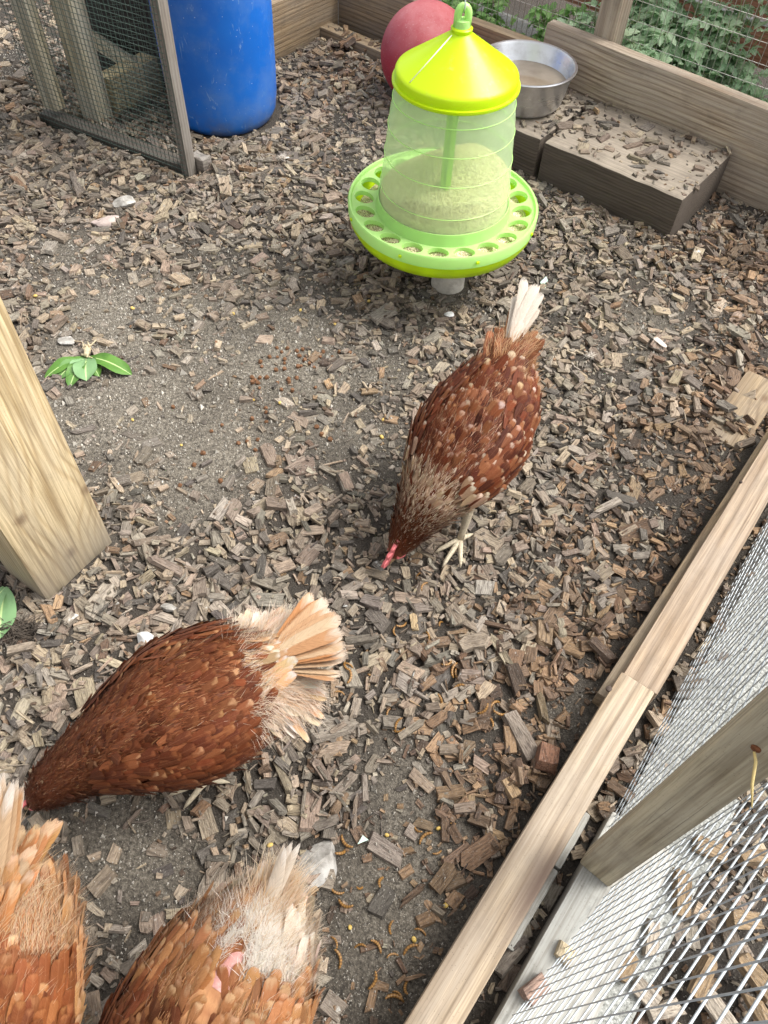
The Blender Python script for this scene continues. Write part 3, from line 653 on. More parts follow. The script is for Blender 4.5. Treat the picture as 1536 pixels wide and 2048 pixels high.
lathe('skirt', [(.1345, .0650), (.1325, .078), (.1312, .092), (.1290, .092), (.1305, .07), (.1325, .0610)], M['mint'], fd, 96)
for k in range(8):
    a = 2*math.pi*(k+.32)/8; o = bm_obj('peg', box_bm(.006, .006, .006, .001), M['lime'], fd); o.location = (.1895*math.cos(a), .1895*math.sin(a), .068); o.rotation_euler = (0, 0, a)
lathe('hopper', [(.1295, .078), (.1235, .15), (.118, .22), (.1135, .28), (.1045, .345), (.1035, .357)], M['hopper'], fd, 96)
for z in (.125, .195, .255, .31):
    r_ = np.interp(z, [.078, .15, .22, .28, .345], [.1295, .1235, .118, .1135, .1045]) + .0004
    o = lathe('ridge', [(r_, z-.0008), (r_+.001, z-.0003), (r_+.001, z+.0003), (r_, z+.0008)], M['mint'], fd, 96); o.rotation_euler = (0, 0, .3)
lathe('lid', [(.1015, .336), (.1095, .337), (.1125, .341), (.1125, .345), (.1080, .346), (.1078, .361), (.1062, .3645), (.102, .368), (.020, .431), (.0175, .434), (.0185, .441), (.0165, .443), (.011, .443), (.0105, .436), (.018, .429), (.099, .364), (.1025, .358), (.103, .34)], M['lime'], fd, 96, 30)
sd_ = [( .020*math.cos(3.7), .020*math.sin(3.7), .4325), (.102*math.cos(3.7), .102*math.sin(3.7), .3685)]
tubes('seam', [(sd_, .0011)], M['lit_lime'], fd, 6)  # pale tone paints the light caught by the lid's fold
V_, F_ = [], []
for (aw, bw) in ((.0095, .003), (.003, .0095)):
    o_ = len(V_); 
    for z in (.155, .352):
        for sx_, sy_ in ((-1, -1), (1, -1), (1, 1), (-1, 1)): V_.append((sx_*aw, sy_*bw, z + (.0006 if aw < bw else 0)))
    F_ += [tuple(o_+k for k in f) for f in ((3, 2, 1, 0), (4, 5, 6, 7), (0, 1, 5, 4), (1, 2, 6, 5), (2, 3, 7, 6), (3, 0, 4, 7))]
rodo = mesh('centre_rod', V_, F_, M['rod'], fd)
rodo.location = (-.012, -.078, 0); rodo.rotation_euler = (0, 0, .25)
# loop handle of the lid and the wire it hangs from
hp = [(-.0085, 0, .437)] + [(.0088*math.cos(t), 0, .462+.016*math.sin(t)) for t in np.linspace(math.pi*1.05, -math.pi*.05, 12)] + [(.008, 0, .437)]
tubes('loop_handle', [(hp, .0066)], M['mint'], fd, 10)
lathe('loop_collar', [(.0001, .456), (.0125, .455), (.0145, .437), (.0001, .437)], M['mint'], fd, 24)
wp = [(0, .007, .464), (0, .002, .470), (0, -.007, .472), (0, -.010, .48), (0, -.004, .49), (-.002, 0, .505), (-.004, 0, .9), (-.004, 0, 1.6)]
tubes('hanging_wire', [(wp, .0012)], M['wire_zinc'], fd, 6)
fv, ff = [], []
NR, NA = 16, 64
for i in range(NR+1):
    for k in range(NA):
        r = .124*i/NR; a = 2*math.pi*k/NA
        z = .188 - .34*r + .012*vnoise(r*math.cos(a)+3, r*math.sin(a)+3, 26.) - .05*max(0, math.cos(a-2.6))*r/.124
        rr = r if i < NR else np.interp(z, [.078, .15, .22, .28], [.1295, .1235, .118, .1135]) - .002
        fv.append((rr*math.cos(a), rr*math.sin(a), z))
for i in range(NR):
    for k in range(NA): k2 = (k+1) % NA; ff.append((i*NA+k, i*NA+k2, (i+1)*NA+k2, (i+1)*NA+k))
base0 = len(fv)
for k in range(NA): a = 2*math.pi*k/NA; fv.append((.1265*math.cos(a), .1265*math.sin(a), .082))
for k in range(NA): k2 = (k+1) % NA; ff.append((NR*NA+k, NR*NA+k2, base0+k2, base0+k))
o = mesh('feed', fv, ff, M['feed'], fd, True); o['kind'] = 'stuff'
tv, tf = [], []
for i in range(7):
    for k in range(128):
        r = .118 + .053*i/6; a = 2*math.pi*k/128
        tv.append((r*math.cos(a), r*math.sin(a), .062 - .018*(i/6)**1.3 + .010*vnoise(20+r*math.cos(a), 20+r*math.sin(a), 34.) - .006))
for i in range(6):
    for k in range(128): k2 = (k+1) % 128; tf.append((i*128+k, i*128+k2, (i+1)*128+k2, (i+1)*128+k))
o = mesh('feed', tv, tf, M['feed'], fd, True); o['kind'] = 'stuff'
sp_ = P(895, 586, 0)
o = lathe('ground_stub', [(.0001, .080), (.031, .080), (.0345, .076), (.0355, 0), (.0365, -.03)], M['pvc'], None, 40); o.location = (sp_[0]+.0, sp_[1]+.03, 0); tag(o, 'short pale round stub standing under the feeder', 'stub')

# ------------------------------------------------------------------ hens
def catmull(pts, n):
    P_ = np.array(pts, float); P_ = np.vstack([2*P_[0]-P_[1], P_, 2*P_[-1]-P_[-2]]); m = len(pts)-1
    T = np.linspace(0, m-1e-6, n); i = T.astype(int); t = (T-i)[:, None]
    a, b, c, d = P_[i], P_[i+1], P_[i+2], P_[i+3]
    return .5*((2*b)+(-a+c)*t+(2*a-5*b+4*c-d)*t*t+(-a+3*b-3*c+d)*t**3)
def unit(v): return v/np.maximum(1e-9, np.linalg.norm(v, axis=-1, keepdims=True))
PROF_U = np.array([-1, 0, 1.])
class Feathers:
    def __init__(s): s.V, s.F, s.q, s.b, s.t, s.a = [], [], [], [], [], []; s.n = 0
    def add(s, root, d, nrm, L, Wd, base, tip, amt, lift=.12, curl=.12, shape='round', twist=0.0, bend=0.0):
        d = d/np.linalg.norm(d); sd = np.cross(nrm, d); sd /= np.linalg.norm(sd); nn = np.cross(d, sd)
        if twist: sd, nn = sd*math.cos(twist)+nn*math.sin(twist), nn*math.cos(twist)-sd*math.sin(twist)
        if shape == 'round': prof = ((0, .3), (.3, .85), (.62, 1.), (.84, .86), (.95, .54))
        elif shape == 'lance': prof = ((0, .4), (.25, .9), (.6, .8), (.85, .42))
        else: prof = ((0, .3), (.2, .8), (.55, 1.), (.8, .97), (.94, .66))
        r = nr.rand()
        for v, ww in prof:
            cen = root + d*(L*v) + nn*(L*(lift*v - curl*v*v)) + sd*(bend*L*v*v)
            for u in (-1, 0, 1):
                s.V.append(cen + sd*(u*ww*Wd*.5) - nn*(abs(u)*ww*Wd*.14)); s.q.append((u*ww if u else 0, v, r))
        s.V.append(root + d*L + nn*(L*(lift-curl)) + sd*(bend*L)); s.q.append((0, 1, r))
        k = len(prof); o = s.n
        for i in range(k-1):
            for j in (0, 1): s.F.append((o+i*3+j, o+i*3+j+1, o+i*3+4+j, o+i*3+3+j))
        for j in (0, 1): s.F.append((o+(k-1)*3+j, o+(k-1)*3+j+1, o+k*3))
        m = k*3+1; s.n += m
        s.b += [(*base, 1)]*m; s.t += [(*tip, 1)]*m; s.a += [amt]*m
    def strand(s, root, d, nrm, L, Wd, base, tip):
        d = d/np.linalg.norm(d); sd = np.cross(nrm, d); sd /= max(1e-6, np.linalg.norm(sd)); o = s.n; r = nr.rand()
        k1 = nr.normal(size=3)*L*.10
        pts = [root, root+d*L*.5+k1*.5, root+d*L+k1*1.6-np.array([0, 0, L*.12])]
        for i, ww in enumerate((.5, .4)):
            for u in (-1, 1): s.V.append(pts[i]+sd*u*ww*Wd); s.q.append((u*.5, i*.5, r))
        s.V.append(pts[2]); s.q.append((0, 1, r))
        s.F += [(o, o+1, o+3, o+2), (o+2, o+3, o+4)]; s.n += 5
        s.b += [(*base, 1)]*5; s.t += [(*tip, 1)]*5; s.a += [1.]*5
    def build(s, name, parent, kind=None):
        o = mesh(name, np.array(s.V), s.F, M['down' if name == 'fluff' else 'feather'], parent, True, {'fuv': ('FLOAT_VECTOR', s.q), 'fb': ('FLOAT_COLOR', s.b), 'ft': ('FLOAT_COLOR', s.t), 'fa': ('FLOAT', s.a)})
        if kind: o['kind'] = kind
        return o

def jitc(c, k=.15):
    f = 1+nr.uniform(-k, k); return tuple(max(0, v*f*(1+nr.uniform(-k*.35, k*.35))) for v in c)
def mixc(a, b, t): return tuple(x*(1-t)+y*t for x, y in zip(a, b))

def hen(label, loc, heading, sc, spine, pal, tail, feet, fluff=1.0, bare=None, head=True, seed=0):
    """spine rows: x forward, z up, half width, half height, y sideways; from rump to beak base."""
    global nr
    nr = np.random.RandomState(seed)
    root = thing('hen', label, 'hen', (loc[0], loc[1], .010), math.atan2(heading[1], heading[0]), 'brown hens pecking in the run', sc)
    NS, NA = 70, 32; HK = tail.get('hk', .60)
    S = catmull(spine, NS); cen = np.stack([S[:, 0], S[:, 4], S[:, 1]], 1)
    T = unit(np.gradient(cen, axis=0)); Lt = unit(np.cross(np.array([0, 0, 1.]) + T*0, T)); Nn = np.cross(T, Lt)
    ph = np.linspace(0, 2*np.pi, NA, endpoint=False)
    rad = S[:, 2:4]
    def sec(i, f, off=0.0):                # f: 0 top, + left
        wv, hv = rad[i, 0]+off, rad[i, 1]+off
        bel = 1.0 - .10*max(0, math.cos(f))
        return cen[i] + Lt[i]*wv*math.sin(f)*(1+.06*math.cos(f)) + Nn[i]*hv*math.cos(f)*bel
    V = np.array([[sec(i, f) for f in ph] for i in range(NS)])
    def colat(i, f):
        t = i/(NS-1); return pal(t, f)
    Fc = []
    for i in range(NS-1):
        for k in range(NA): k2 = (k+1) % NA; Fc.append((i*NA+k, i*NA+k2, (i+1)*NA+k2, (i+1)*NA+k))
    VV = V.reshape(-1, 3).tolist(); e0 = len(VV); VV.append((cen[0]-T[0]*rad[0, 0]*.4).tolist()); e1 = e0+1; VV.append((cen[-1]+T[-1]*rad[-1, 0]*.5).tolist())
    for k in range(NA): k2 = (k+1) % NA; Fc.append((e0, k2, k)); Fc.append((e1, (NS-1)*NA+k, (NS-1)*NA+k2))
    bc_ = [(*colat(i, f if f < np.pi else f-2*np.pi)[0], 1) for i in range(NS) for f in ph]; bc_ += [bc_[0], bc_[-1]]
    body = mesh('body', np.array(VV), Fc, M['hen_body'], root, True, {'fb': ('FLOAT_COLOR', bc_)})
    # surface frames
    dV = unit(np.gradient(V, axis=0)); dP = unit(np.roll(V, -1, 1)-np.roll(V, 1, 1)); Nr = unit(np.cross(dP, dV))
    ck = unit(V - cen[:, None, :]); sg = np.sign((Nr*ck).sum(-1, keepdims=True)); Nr = Nr*sg
    arc = np.concatenate([[0], np.cumsum(np.linalg.norm(np.diff(cen, axis=0), axis=1))])
    def at(t_arc, f):
        i = float(np.interp(t_arc, arc, np.arange(NS))); i0 = min(NS-2, int(i)); fr = i-i0
        k = (f % (2*np.pi))/(2*np.pi)*NA; k0 = int(k) % NA
        p = sec(i0, f)*(1-fr)+sec(i0+1, f)*fr
        return i/(NS-1), p, -unit(dV[i0, k0]), Nr[i0, k0], (rad[i0]*(1-fr)+rad[i0+1]*fr)
    pl = Feathers(); total = arc[-1]; a = total*.985
    row = 0
    while a > .012:
        t = float(np.interp(a, arc, np.arange(NS)))/(NS-1)
        hack = t > HK
        L = np.interp(t, [0, .12, .35, .62, .8, .93, 1], [.046, .044, .034, .032, .027, .014, .007])
        Wd = np.interp(t, [0, .12, .35, HK-.02, HK+.04, .8, .93, 1], [.015, .0145, .0130, .0115, .0070, .0054, .004, .003])
        per = math.pi*(rad[int(t*(NS-1))].sum()); nf = max(7, int(per/(Wd*.66)))
        for k in range(nf):
            f = ((k+.5*(row % 2)+nr.uniform(-.25, .25))/nf*2*np.pi + np.pi) % (2*np.pi) - np.pi
            if abs(f) > 2.75: continue
            aa = a + nr.uniform(-.003, .003); tt, p, d, nn, _ = at(min(total*.99, max(.004, aa)), f)
            if bare and bare(tt, f): continue
            bcol, tcol, amt = pal(tt, f); lo_ = .72+.6*float(vnoise(tt*9+seed, f*2.2+seed, 1.)); bcol = tuple(v*lo_ for v in bcol)
            dd = d + nr.normal(size=3)*(.15 if not hack else .15) + np.array([0, 0, -.10 if abs(f) > .7 else 0.0])
            s_ = nr.uniform(.82, 1.18)
            pl.add(p - nn*.002, dd, nn, L*s_, Wd*s_, jitc(bcol, .16), jitc(tcol, .15), amt, .10+nr.uniform(0, .06), .05+nr.uniform(0, .06), 'lance' if hack else 'round', nr.normal()*.18, nr.normal()*.06)
        a -= np.interp(t, [0, .35, HK, HK+.04, .85, 1], [.0068, .006, .0058, .0046, .0036, .003]); row += 1
    for k in range(17000):                 # loose barbs and fine streaks over the plumage
        f = nr.uniform(-2.2, 2.2); aa = nr.uniform(.01, total*.93); tt, p, d, nn, _ = at(aa, f)
        if bare and bare(tt, f): continue
        bcol, tcol, amt = pal(tt, f); c_ = jitc(mixc(bcol, tcol, (nr.rand() if amt >= 1. else nr.rand()**2*.7)), .2)
        pl.strand(p+nn*.0032, d+nn*nr.uniform(.0, .13)+nr.normal(size=3)*.13, nn, nr.uniform(.010, .022)*(1-.5*tt), .0008, c_, c_)
    pl.build('plumage', root, 'stuff')
    # fluff at the vent and thighs
    if fluff > 0:
        fl = Feathers()
        for k in range(int(9500*fluff)):
            f = nr.choice([-1, 1])*nr.uniform(.55, 2.7); aa = abs(nr.normal())*.055+.002
            tt, p, d, nn, _ = at(min(aa, total*.4), f)
            base, tipc = tail['fluff'](f, aa)
            fl.strand(p-nn*.004, d*.9+nn*nr.uniform(.15, .75)+nr.normal(size=3)*.22+np.array([0, 0, -.15]), nn, nr.uniform(.014, .034), .0007, jitc(base, .15), jitc(tipc, .1))
        fl.build('fluff', root, 'stuff')
    # wings: coverts, then long flight feathers folded along the flank
    for sgn in (1, -1):
        wg = Feathers(); wa0, wa1 = total*.17, total*.66
        for rw in range(13):
            u = rw/12
            for k in range(15):
                ff_ = sgn*(.72 + k/14*1.02 + nr.uniform(-.03, .03)); aa = wa0+.02 + (wa1-wa0-.03)*(1-u) + (k % 2)*.004 + nr.uniform(-.003, .003) - abs(k/14-.4)*.02
                tt, p, d, nn, _ = at(aa, ff_); bcol, tcol, amt = pal(tt, ff_)
                e = .006+.004*math.sin(math.pi*k/14)
                wg.add(p+nn*e, d+np.array([0, 0, .02])+nr.normal(size=3)*.07, nn, nr.uniform(.026, .036), nr.uniform(.011, .015), jitc(bcol, .16), jitc(tcol, .15), amt, .09, .05+nr.uniform(0, .05), 'round', nr.normal()*.1)
        for k in range(9):
            ff_ = sgn*(.62+k*.135); tt, p, d, nn, _ = at(total*.40-k*.003, ff_)
            bcol, tcol, amt = pal(.3, ff_)
            _, pt_, _, nt_, _ = at(total*.10, sgn*(.50+k*.17)); d = pt_ + nt_*.004 - p
            wg.add(p+nn*(.0075-k*.0003), d, nn, .118-.003*k, .019, jitc(mixc(bcol, tail['wing'], .5), .15), tail['wing'], .7, .02, .035, 'long', sgn*.25)
        wg.build('wing', root)
    # tail: individual feathers in a folded roof
    tb = np.array(tail['base']); 
    for k, (yaw, pit, L, Wd, tw) in enumerate(tail['feathers']):
        yaw += tail.get('yaw0', 0)
        tf = Feathers()
        d = np.array([-math.cos(pit)*math.cos(yaw), math.cos(pit)*math.sin(yaw), math.sin(pit)])
        nrm = np.array([-math.sin(pit)*math.cos(yaw), math.sin(pit)*math.sin(yaw), -math.cos(pit)])*-1
        bcol, tcol = tail['col'](k)
        tf.add(tb + np.array([0, math.sin(yaw)*.022, .0009*k]), d, nrm, L, Wd, bcol, tcol, .9, .03, .06+nr.uniform(-.02, .03), tail.get('shape', 'long'), tw, nr.normal()*.07)
        tf.build('tail_feather', root)
    cv = Feathers()
    for k in range(tail.get('coverts', 70)):
        yaw = nr.uniform(-1, 1)*tail['spread']*1.25; pit = tail['pit']-.15-abs(yaw)*.45+nr.normal()*.1
        d = np.array([-math.cos(pit)*math.cos(yaw), math.cos(pit)*math.sin(yaw), math.sin(pit)])
        nrm = np.array([-math.sin(pit)*math.cos(yaw), math.sin(pit)*math.sin(yaw), -math.cos(pit)])*-1
        st = tb + np.array([nr.uniform(.0, .055), math.sin(yaw)*.045+nr.normal()*.006, -.006-abs(yaw)*.022 + nr.uniform(-.004, .006)])
        cb, ct = tail['cov'](yaw)
        cv.add(st, d, nrm, tail.get('cl', 1.)*nr.uniform(.055, .085), nr.uniform(.013, .02), jitc(cb, .25), jitc(ct, .15), .8, .08, .2, 'lance' if k % 6 == 0 else 'round', -yaw*.8, nr.normal()*.1)
    cv.build('tail_coverts', root, 'stuff')
    if tail.get('down'):
        td = Feathers()
        for k in range(tail['down']):
            yaw = nr.uniform(-1, 1)*tail['spread']*1.5; pit = tail['pit']-.05-abs(yaw)*.5+nr.normal()*.22
            d = np.array([-math.cos(pit)*math.cos(yaw), math.cos(pit)*math.sin(yaw), math.sin(pit)])
            st = tb + np.array([nr.uniform(-.03, tail.get('dx', .045)), math.sin(yaw)*.06+nr.normal()*.008, -abs(yaw)*.024 + nr.uniform(-.004, .014)])
            cb, ct = tail['downcol'](); td.strand(st, d+nr.normal(size=3)*.2, np.array([0, 0, 1.]), nr.uniform(.018, .046), .0007, jitc(cb, .12), jitc(ct, .08))
        td.build('fluff', root, 'stuff')
    # legs with toes
    for sgn, (x, y) in zip((1, -1), feet):
        ank = Vector((x-.012, y, .055)); top = Vector((x-.03, y*.9, .115)); ft = Vector((x, y, .012))
        lg = tubes('leg', [([top, top*.4+ank*.6, ank, ank*.5+ft*.5, ft], [.014, .009, .0072, .006, .0066])], M['leg'], root, 10)
        for an, Lg in ((-.55, .040), (.0, .05), (.55, .040), (math.pi-.35*sgn, .022)):
            dx = Vector((math.cos(an), math.sin(an), 0)); pts = [ft, ft+dx*Lg*.35+Vector((0, 0, .001)), ft+dx*Lg*.75+Vector((0, 0, -.003)), ft+dx*Lg+Vector((0, 0, -.005)), ft+dx*(Lg+.011)+Vector((0, 0, -.010))]
            tubes('toe', [(pts, [.0058, .0048, .0042, .0036, .0007])], M['leg'], lg, 8)
    if bare:
        pass
    # head furniture
    if head:
        hc = cen[-6]; tip = cen[-1]; hd = T[-1]; lt = Lt[-1]; nu = Nn[-1]; hw = rad[-6, 0]
        bk0 = tip + hd*.003
        v1, f1_ = [], []
        for j, (dz, ln) in enumerate(((.0015, .020), (-.003, .015))):
            v, f = tube_vf([bk0+nu*dz, bk0+hd*ln*.5+nu*(dz*.8), bk0+hd*ln-nu*.003], [.0055, .0038, .0006], 8, len(v1)); v1 += v; f1_ += f
        mesh('beak', v1, f1_, M['beak'], root, True)
        bm = bmesh.new(); prof = [(-.026, .0), (-.030, .012), (-.022, .009), (-.019, .019), (-.012, .012), (-.008, .023), (-.001, .013), (.004, .022), (.008, .011), (.013, .014), (.015, .004), (.013, .0)]
        cb0 = tip - hd*.004 + nu*(rad[-3, 1]*.8)
        for sd_2 in (-1, 1):
            vs = [bm.verts.new(tuple(cb0 + hd*a_*1.35*tail.get('comb', 1.) + nu*(b_2*1.5*tail.get('comb', 1.)) + lt*(sd_2*.0042*(1.2-b_2/.03) + b_2*.5))) for a_, b_2 in prof]
            bm.faces.new(vs if sd_2 > 0 else vs[::-1])
        bm.verts.ensure_lookup_table(); m_ = len(prof)
        for k in range(m_): k2 = (k+1) % m_; bm.faces.new((bm.verts[k], bm.verts[k2], bm.verts[m_+k2], bm.verts[m_+k]))
        bmesh.ops.recalc_face_normals(bm, faces=bm.faces); bmesh.ops.triangulate(bm, faces=[f for f in bm.faces if len(f.verts) > 4]); bmesh.ops.subdivide_edges(bm, edges=bm.edges, cuts=1)
        for v in bm.verts: v.co += Vector((nr.normal(), nr.normal(), nr.normal()))*.0006
        bm_obj('comb', bm, M['comb'], root, True)
        for sgn in (1, -1):
            for nm, off, r3, mt in (('wattle', hd*-.004 - nu*.014 + lt*sgn*.007, (.007, .003, .012), 'comb'), ('ear_lobe', hd*-.024 - nu*.004 + lt*sgn*(hw*.95), (.006, .003, .007), 'comb'), ('face_patch', hd*-.012 + nu*.001 + lt*sgn*(hw*.72), (.011, .003, .009), 'comb'), ('eye', hd*-.012 + nu*.004 + lt*sgn*(hw*.72+.002), (.0036, .0026, .0036), 'eye')):
                bm = bmesh.new(); bmesh.ops.create_uvsphere(bm, u_segments=14, v_segments=10, radius=1)
                Mx = Matrix(((*(hd*r3[0]),), (*(lt*r3[1]),), (*(nu*r3[2]),))).transposed()
                for v in bm.verts: v.co = Mx @ v.co + Vector(tuple(tip+off))
                bmesh.ops.recalc_face_normals(bm, faces=bm.faces); bm_obj(nm, bm, M[mt], root, True)
    return root, at, total

DK, BR, RD, BF, CR, WH = (.066, .015, .006), (.165, .040, .0125), (.14, .038, .013), (.56, .30, .13), (.68, .52, .34), (.80, .74, .66)
def pal1(t, f):
    af = abs(f)
    if t > .86: return (.15, .040, .015), (.22, .075, .03), .5
    if t > .50:                            # hackle, cream streaked at its base
        k = max(0, 1-abs(t-.56)/.17)
        if nr.rand() < .08+.78*k and af < 2.2: return mixc(BR, CR, .62*k), jitc((.84, .70, .52), .1), 1.
        return (.13, .036, .012), (.30, .12, .05), .6
    if af > 1.95: return mixc(BR, BF, .6), BF, .7
    if t < .17: return jitc((.19, .065, .024), .3), (.26, .10, .04), .6
    pr = .30+.26*math.exp(-((t-.42)/.13)**2)
    if nr.rand() < pr: return mixc(BR, BF, .25*nr.rand()), jitc(mixc((.42, .20, .09), mixc(CR, WH, .4), nr.rand()), .15), nr.uniform(.6, 1.)
    return mixc(DK, BR, nr.rand()**1.5), (.20, .07, .028), .6
def rooffan(n, sp, pit, L, Wd, drop=.5, tp=.12):
    out = []
    for k in range(n):
        y = (k/(n-1)*2-1)*sp; out.append((y + nr.normal()*.03, pit - abs(y)*drop + nr.normal()*.03, L*(1-tp*abs(y)/max(sp, .01))*(1+nr.normal()*.03), Wd, -y*1.6))
    return sorted(out, key=lambda q: -abs(q[0]))
nr = np.random.RandomState(3)
SP1 = [(-.165, .262, .014, .014, .0), (-.152, .25, .031, .034, .002), (-.115, .226, .053, .058, .007), (-.06, .202, .076, .078, .012), (.0, .182, .084, .086, .014), (.05, .165, .076, .078, .012), (.09, .142, .057, .06, .006), (.117, .110, .041, .044, -.002), (.136, .076, .029, .031, -.010), (.150, .052, .0215, .024, -.015), (.160, .036, .0165, .018, -.018), (.168, .024, .009, .010, -.020)]
t1 = dict(hk=.50, yaw0=-.14, base=(-.145, 0, .268), down=700, downcol=lambda: ((.50, .24, .10), CR), feathers=rooffan(17, .20, .56, .112, .019, .5, .34), spread=.27, pit=.62, wing=(.13, .036, .014), coverts=130, cl=.74,
          col=lambda k: ((.40, .18, .07) if k < 2 else mixc(CR, WH, .75), WH), cov=lambda y: ((.20, .07, .026), (.34, .14, .06) if abs(y) < .3 else (.25, .09, .04)), fluff=lambda f, a: ((.45, .22, .09), (.62, .38, .2)))
H1 = np.array(P(1012, 600, .345)[:2]); K1 = np.array(P(785, 1112, .03)[:2]); hd1 = (K1-H1)/np.linalg.norm(K1-H1)
hen('brown hen with white tail pecking alone in the middle of the run', K1 - hd1*.168*.92 - np.array([hd1[1]*-1, hd1[0]])*-.02, hd1, .92, SP1, pal1, t1, ((.068, .056), (.02, -.045)), .55, seed=21)

def pal2(t, f):
    af = abs(f)
    if t > .66: return mixc((.15, .042, .015), BR, nr.rand()*.5), ((.30, .12, .05) if nr.rand() < .9 else CR), .7
    if af > 1.95: return mixc(BR, BF, .4), (.42, .2, .09), .7
    if t < .15: return mixc(BF, CR, .4), WH, .8
    if nr.rand() < .22: return (.24, .085, .032), mixc(BF, CR, nr.rand()*.4), .7
    return mixc((.105, .028, .010), (.19, .058, .02), nr.rand()), (.30, .11, .042), .6
nr = np.random.RandomState(5)
SP2 = [(-.160, .252, .014, .014, 0), (-.145, .24, .044, .042, 0), (-.11, .214, .074, .070, 0), (-.055, .195, .093, .086, 0), (.005, .178, .095, .09, 0), (.06, .160, .078, .076, 0), (.112, .138, .057, .056, .0), (.158, .112, .042, .042, .0), (.196, .084, .032, .033, .0), (.222, .058, .0235, .025, .0), (.236, .042, .0165, .018, 0), (.246, .032, .009, .010, 0)]
t2 = dict(comb=.45, base=(-.135, 0, .252), shape='round', dx=.066, down=8500, downcol=lambda: (mixc(BF, WH, nr.rand()), mixc(CR, WH, .3+.7*nr.rand())), feathers=rooffan(22, .58, .42, .106, .025, .42), spread=.8, pit=.42, wing=(.24, .085, .035), coverts=170, cl=.95,
          col=lambda k: (mixc((.52, .24, .09), CR, nr.rand()), mixc(CR, WH, .6)), cov=lambda y: (mixc(BF, WH, nr.rand()), mixc(CR, WH, nr.rand())), fluff=lambda f, a: ((.62, .42, .24), (.8, .72, .6)))
H2 = np.array(P(640, 1240, .29)[:2]); K2 = np.array(P(66, 1604, .04)[:2]); hd2 = (K2-H2)/np.linalg.norm(K2-H2)
hen('brown hen with spread cream tail bending left, nearest the big post', K2 - hd2*.243*.86, hd2, .86, SP2, pal2, t2, ((.0, .045), (-.03, -.045)), .9, seed=22)

def pal3(t, f):
    af = abs(f)
    if af > 1.5: return BF, mixc(BF, CR, .5), .7
    if t < .2: return mixc((.36, .14, .05), BF, nr.rand()*.7), CR, .6
    if nr.rand() < .18: return (.33, .13, .045), mixc(BF, CR, nr.rand()*.4), .6
    return mixc((.12, .036, .013), (.29, .095, .03), np.clip(nr.normal()*.25+.5+.4*math.sin(t*11), 0, 1)), (.42, .19, .075), .5
nr = np.random.RandomState(6)
SP3 = [(-.165, .272, .014, .014, 0), (-.150, .26, .042, .044, 0), (-.115, .230, .070, .078, 0), (-.06, .205, .088, .094, 0), (.0, .186, .093, .094, 0), (.05, .168, .082, .082, 0), (.09, .145, .060, .06, 0), (.120, .112, .043, .044, 0), (.140, .078, .030, .031, 0), (.153, .053, .0215, .024, 0), (.163, .037, .0165, .018, 0), (.171, .025, .009, .010, 0)]
t3 = dict(shape='lance', down=1600, downcol=lambda: (mixc((.50, .24, .09), CR, nr.rand()), CR), base=(-.140, 0, .278), feathers=rooffan(13, .13, .85, .122, .019, .9), spread=.20, pit=.75, wing=(.30, .12, .05), coverts=120,
          col=lambda k: (mixc(CR, BF, .3 if k % 3 else .8), WH), cov=lambda y: (mixc((.45, .2, .07), BF, nr.rand()), CR), fluff=lambda f, a: ((.55, .34, .17), (.74, .6, .44)))
H3 = np.array(P(24, 1528, .36)[:2]); hd3 = np.array([-.16, -.987]); hd3 /= np.linalg.norm(hd3)
hen('buff and brown hen half out of frame at the lower left corner', H3 + hd3*.225, hd3, .95, SP3, pal3, t3, ((.02, .048), (-.01, -.048)), 1.0, seed=23)

def pal4(t, f):
    af = abs(f)
    if af > 1.7: return mixc(CR, WH, .5), WH, .8
    if t < .07 or (t < .16 and f > .25): return mixc(CR, WH, .6), WH, .8
    if t < .30: return mixc((.30, .12, .045), BF, nr.rand()*.6), mixc(BF, CR, .5), .7
    if nr.rand() < .12: return (.30, .12, .045), mixc(BF, CR, nr.rand()*.4), .6
    return mixc((.13, .04, .015), (.30, .105, .038), np.clip(nr.normal()*.25+.5+.4*math.sin(t*13+f), 0, 1)), (.38, .17, .07), .5
nr = np.random.RandomState(8)
SP4 = [(-.160, .258, .014, .014, 0), (-.145, .246, .044, .046, 0), (-.11, .218, .074, .078, 0), (-.055, .196, .090, .092, 0), (.005, .178, .093, .092, 0), (.06, .160, .082, .082, 0), (.10, .14, .060, .06, 0), (.13, .11, .043, .044, 0), (.150, .078, .030, .031, 0), (.163, .053, .0215, .024, 0), (.173, .037, .0165, .018, 0), (.181, .025, .009, .010, 0)]
t4 = dict(shape='lance', down=2200, downcol=lambda: (mixc((.55, .32, .15), CR, nr.rand()), mixc(CR, WH, nr.rand())), base=(-.145, 0, .262), feathers=rooffan(8, .055, .72, .084, .015, .5), spread=.16, pit=.5, wing=(.36, .17, .08), coverts=44, cl=.75,
          col=lambda k: (mixc(CR, WH, .5), WH), cov=lambda y: ((mixc(BF, CR, .5), WH) if nr.rand() < .8 else ((.16, .07, .03), CR)), fluff=lambda f, a: (mixc((.55, .34, .17), WH, nr.rand()), mixc(CR, WH, .5)))
H4 = np.array(P(556, 1715, .33)[:2]); hd4 = np.array(P(400, 2048, .25)[:2]) - np.array(P(545, 1760, .30)[:2]); hd4 /= np.linalg.norm(hd4)
h4, at4, tot4 = hen('hen with white fluffy rump and bare pink patch, at the bottom edge', H4 + hd4*.164, hd4, .89, SP4, pal4, t4, ((.02, .048), (-.01, -.048)), 1.5, bare=lambda t, f: .09 < t < .28 and abs(f+.02) < .17, seed=24)
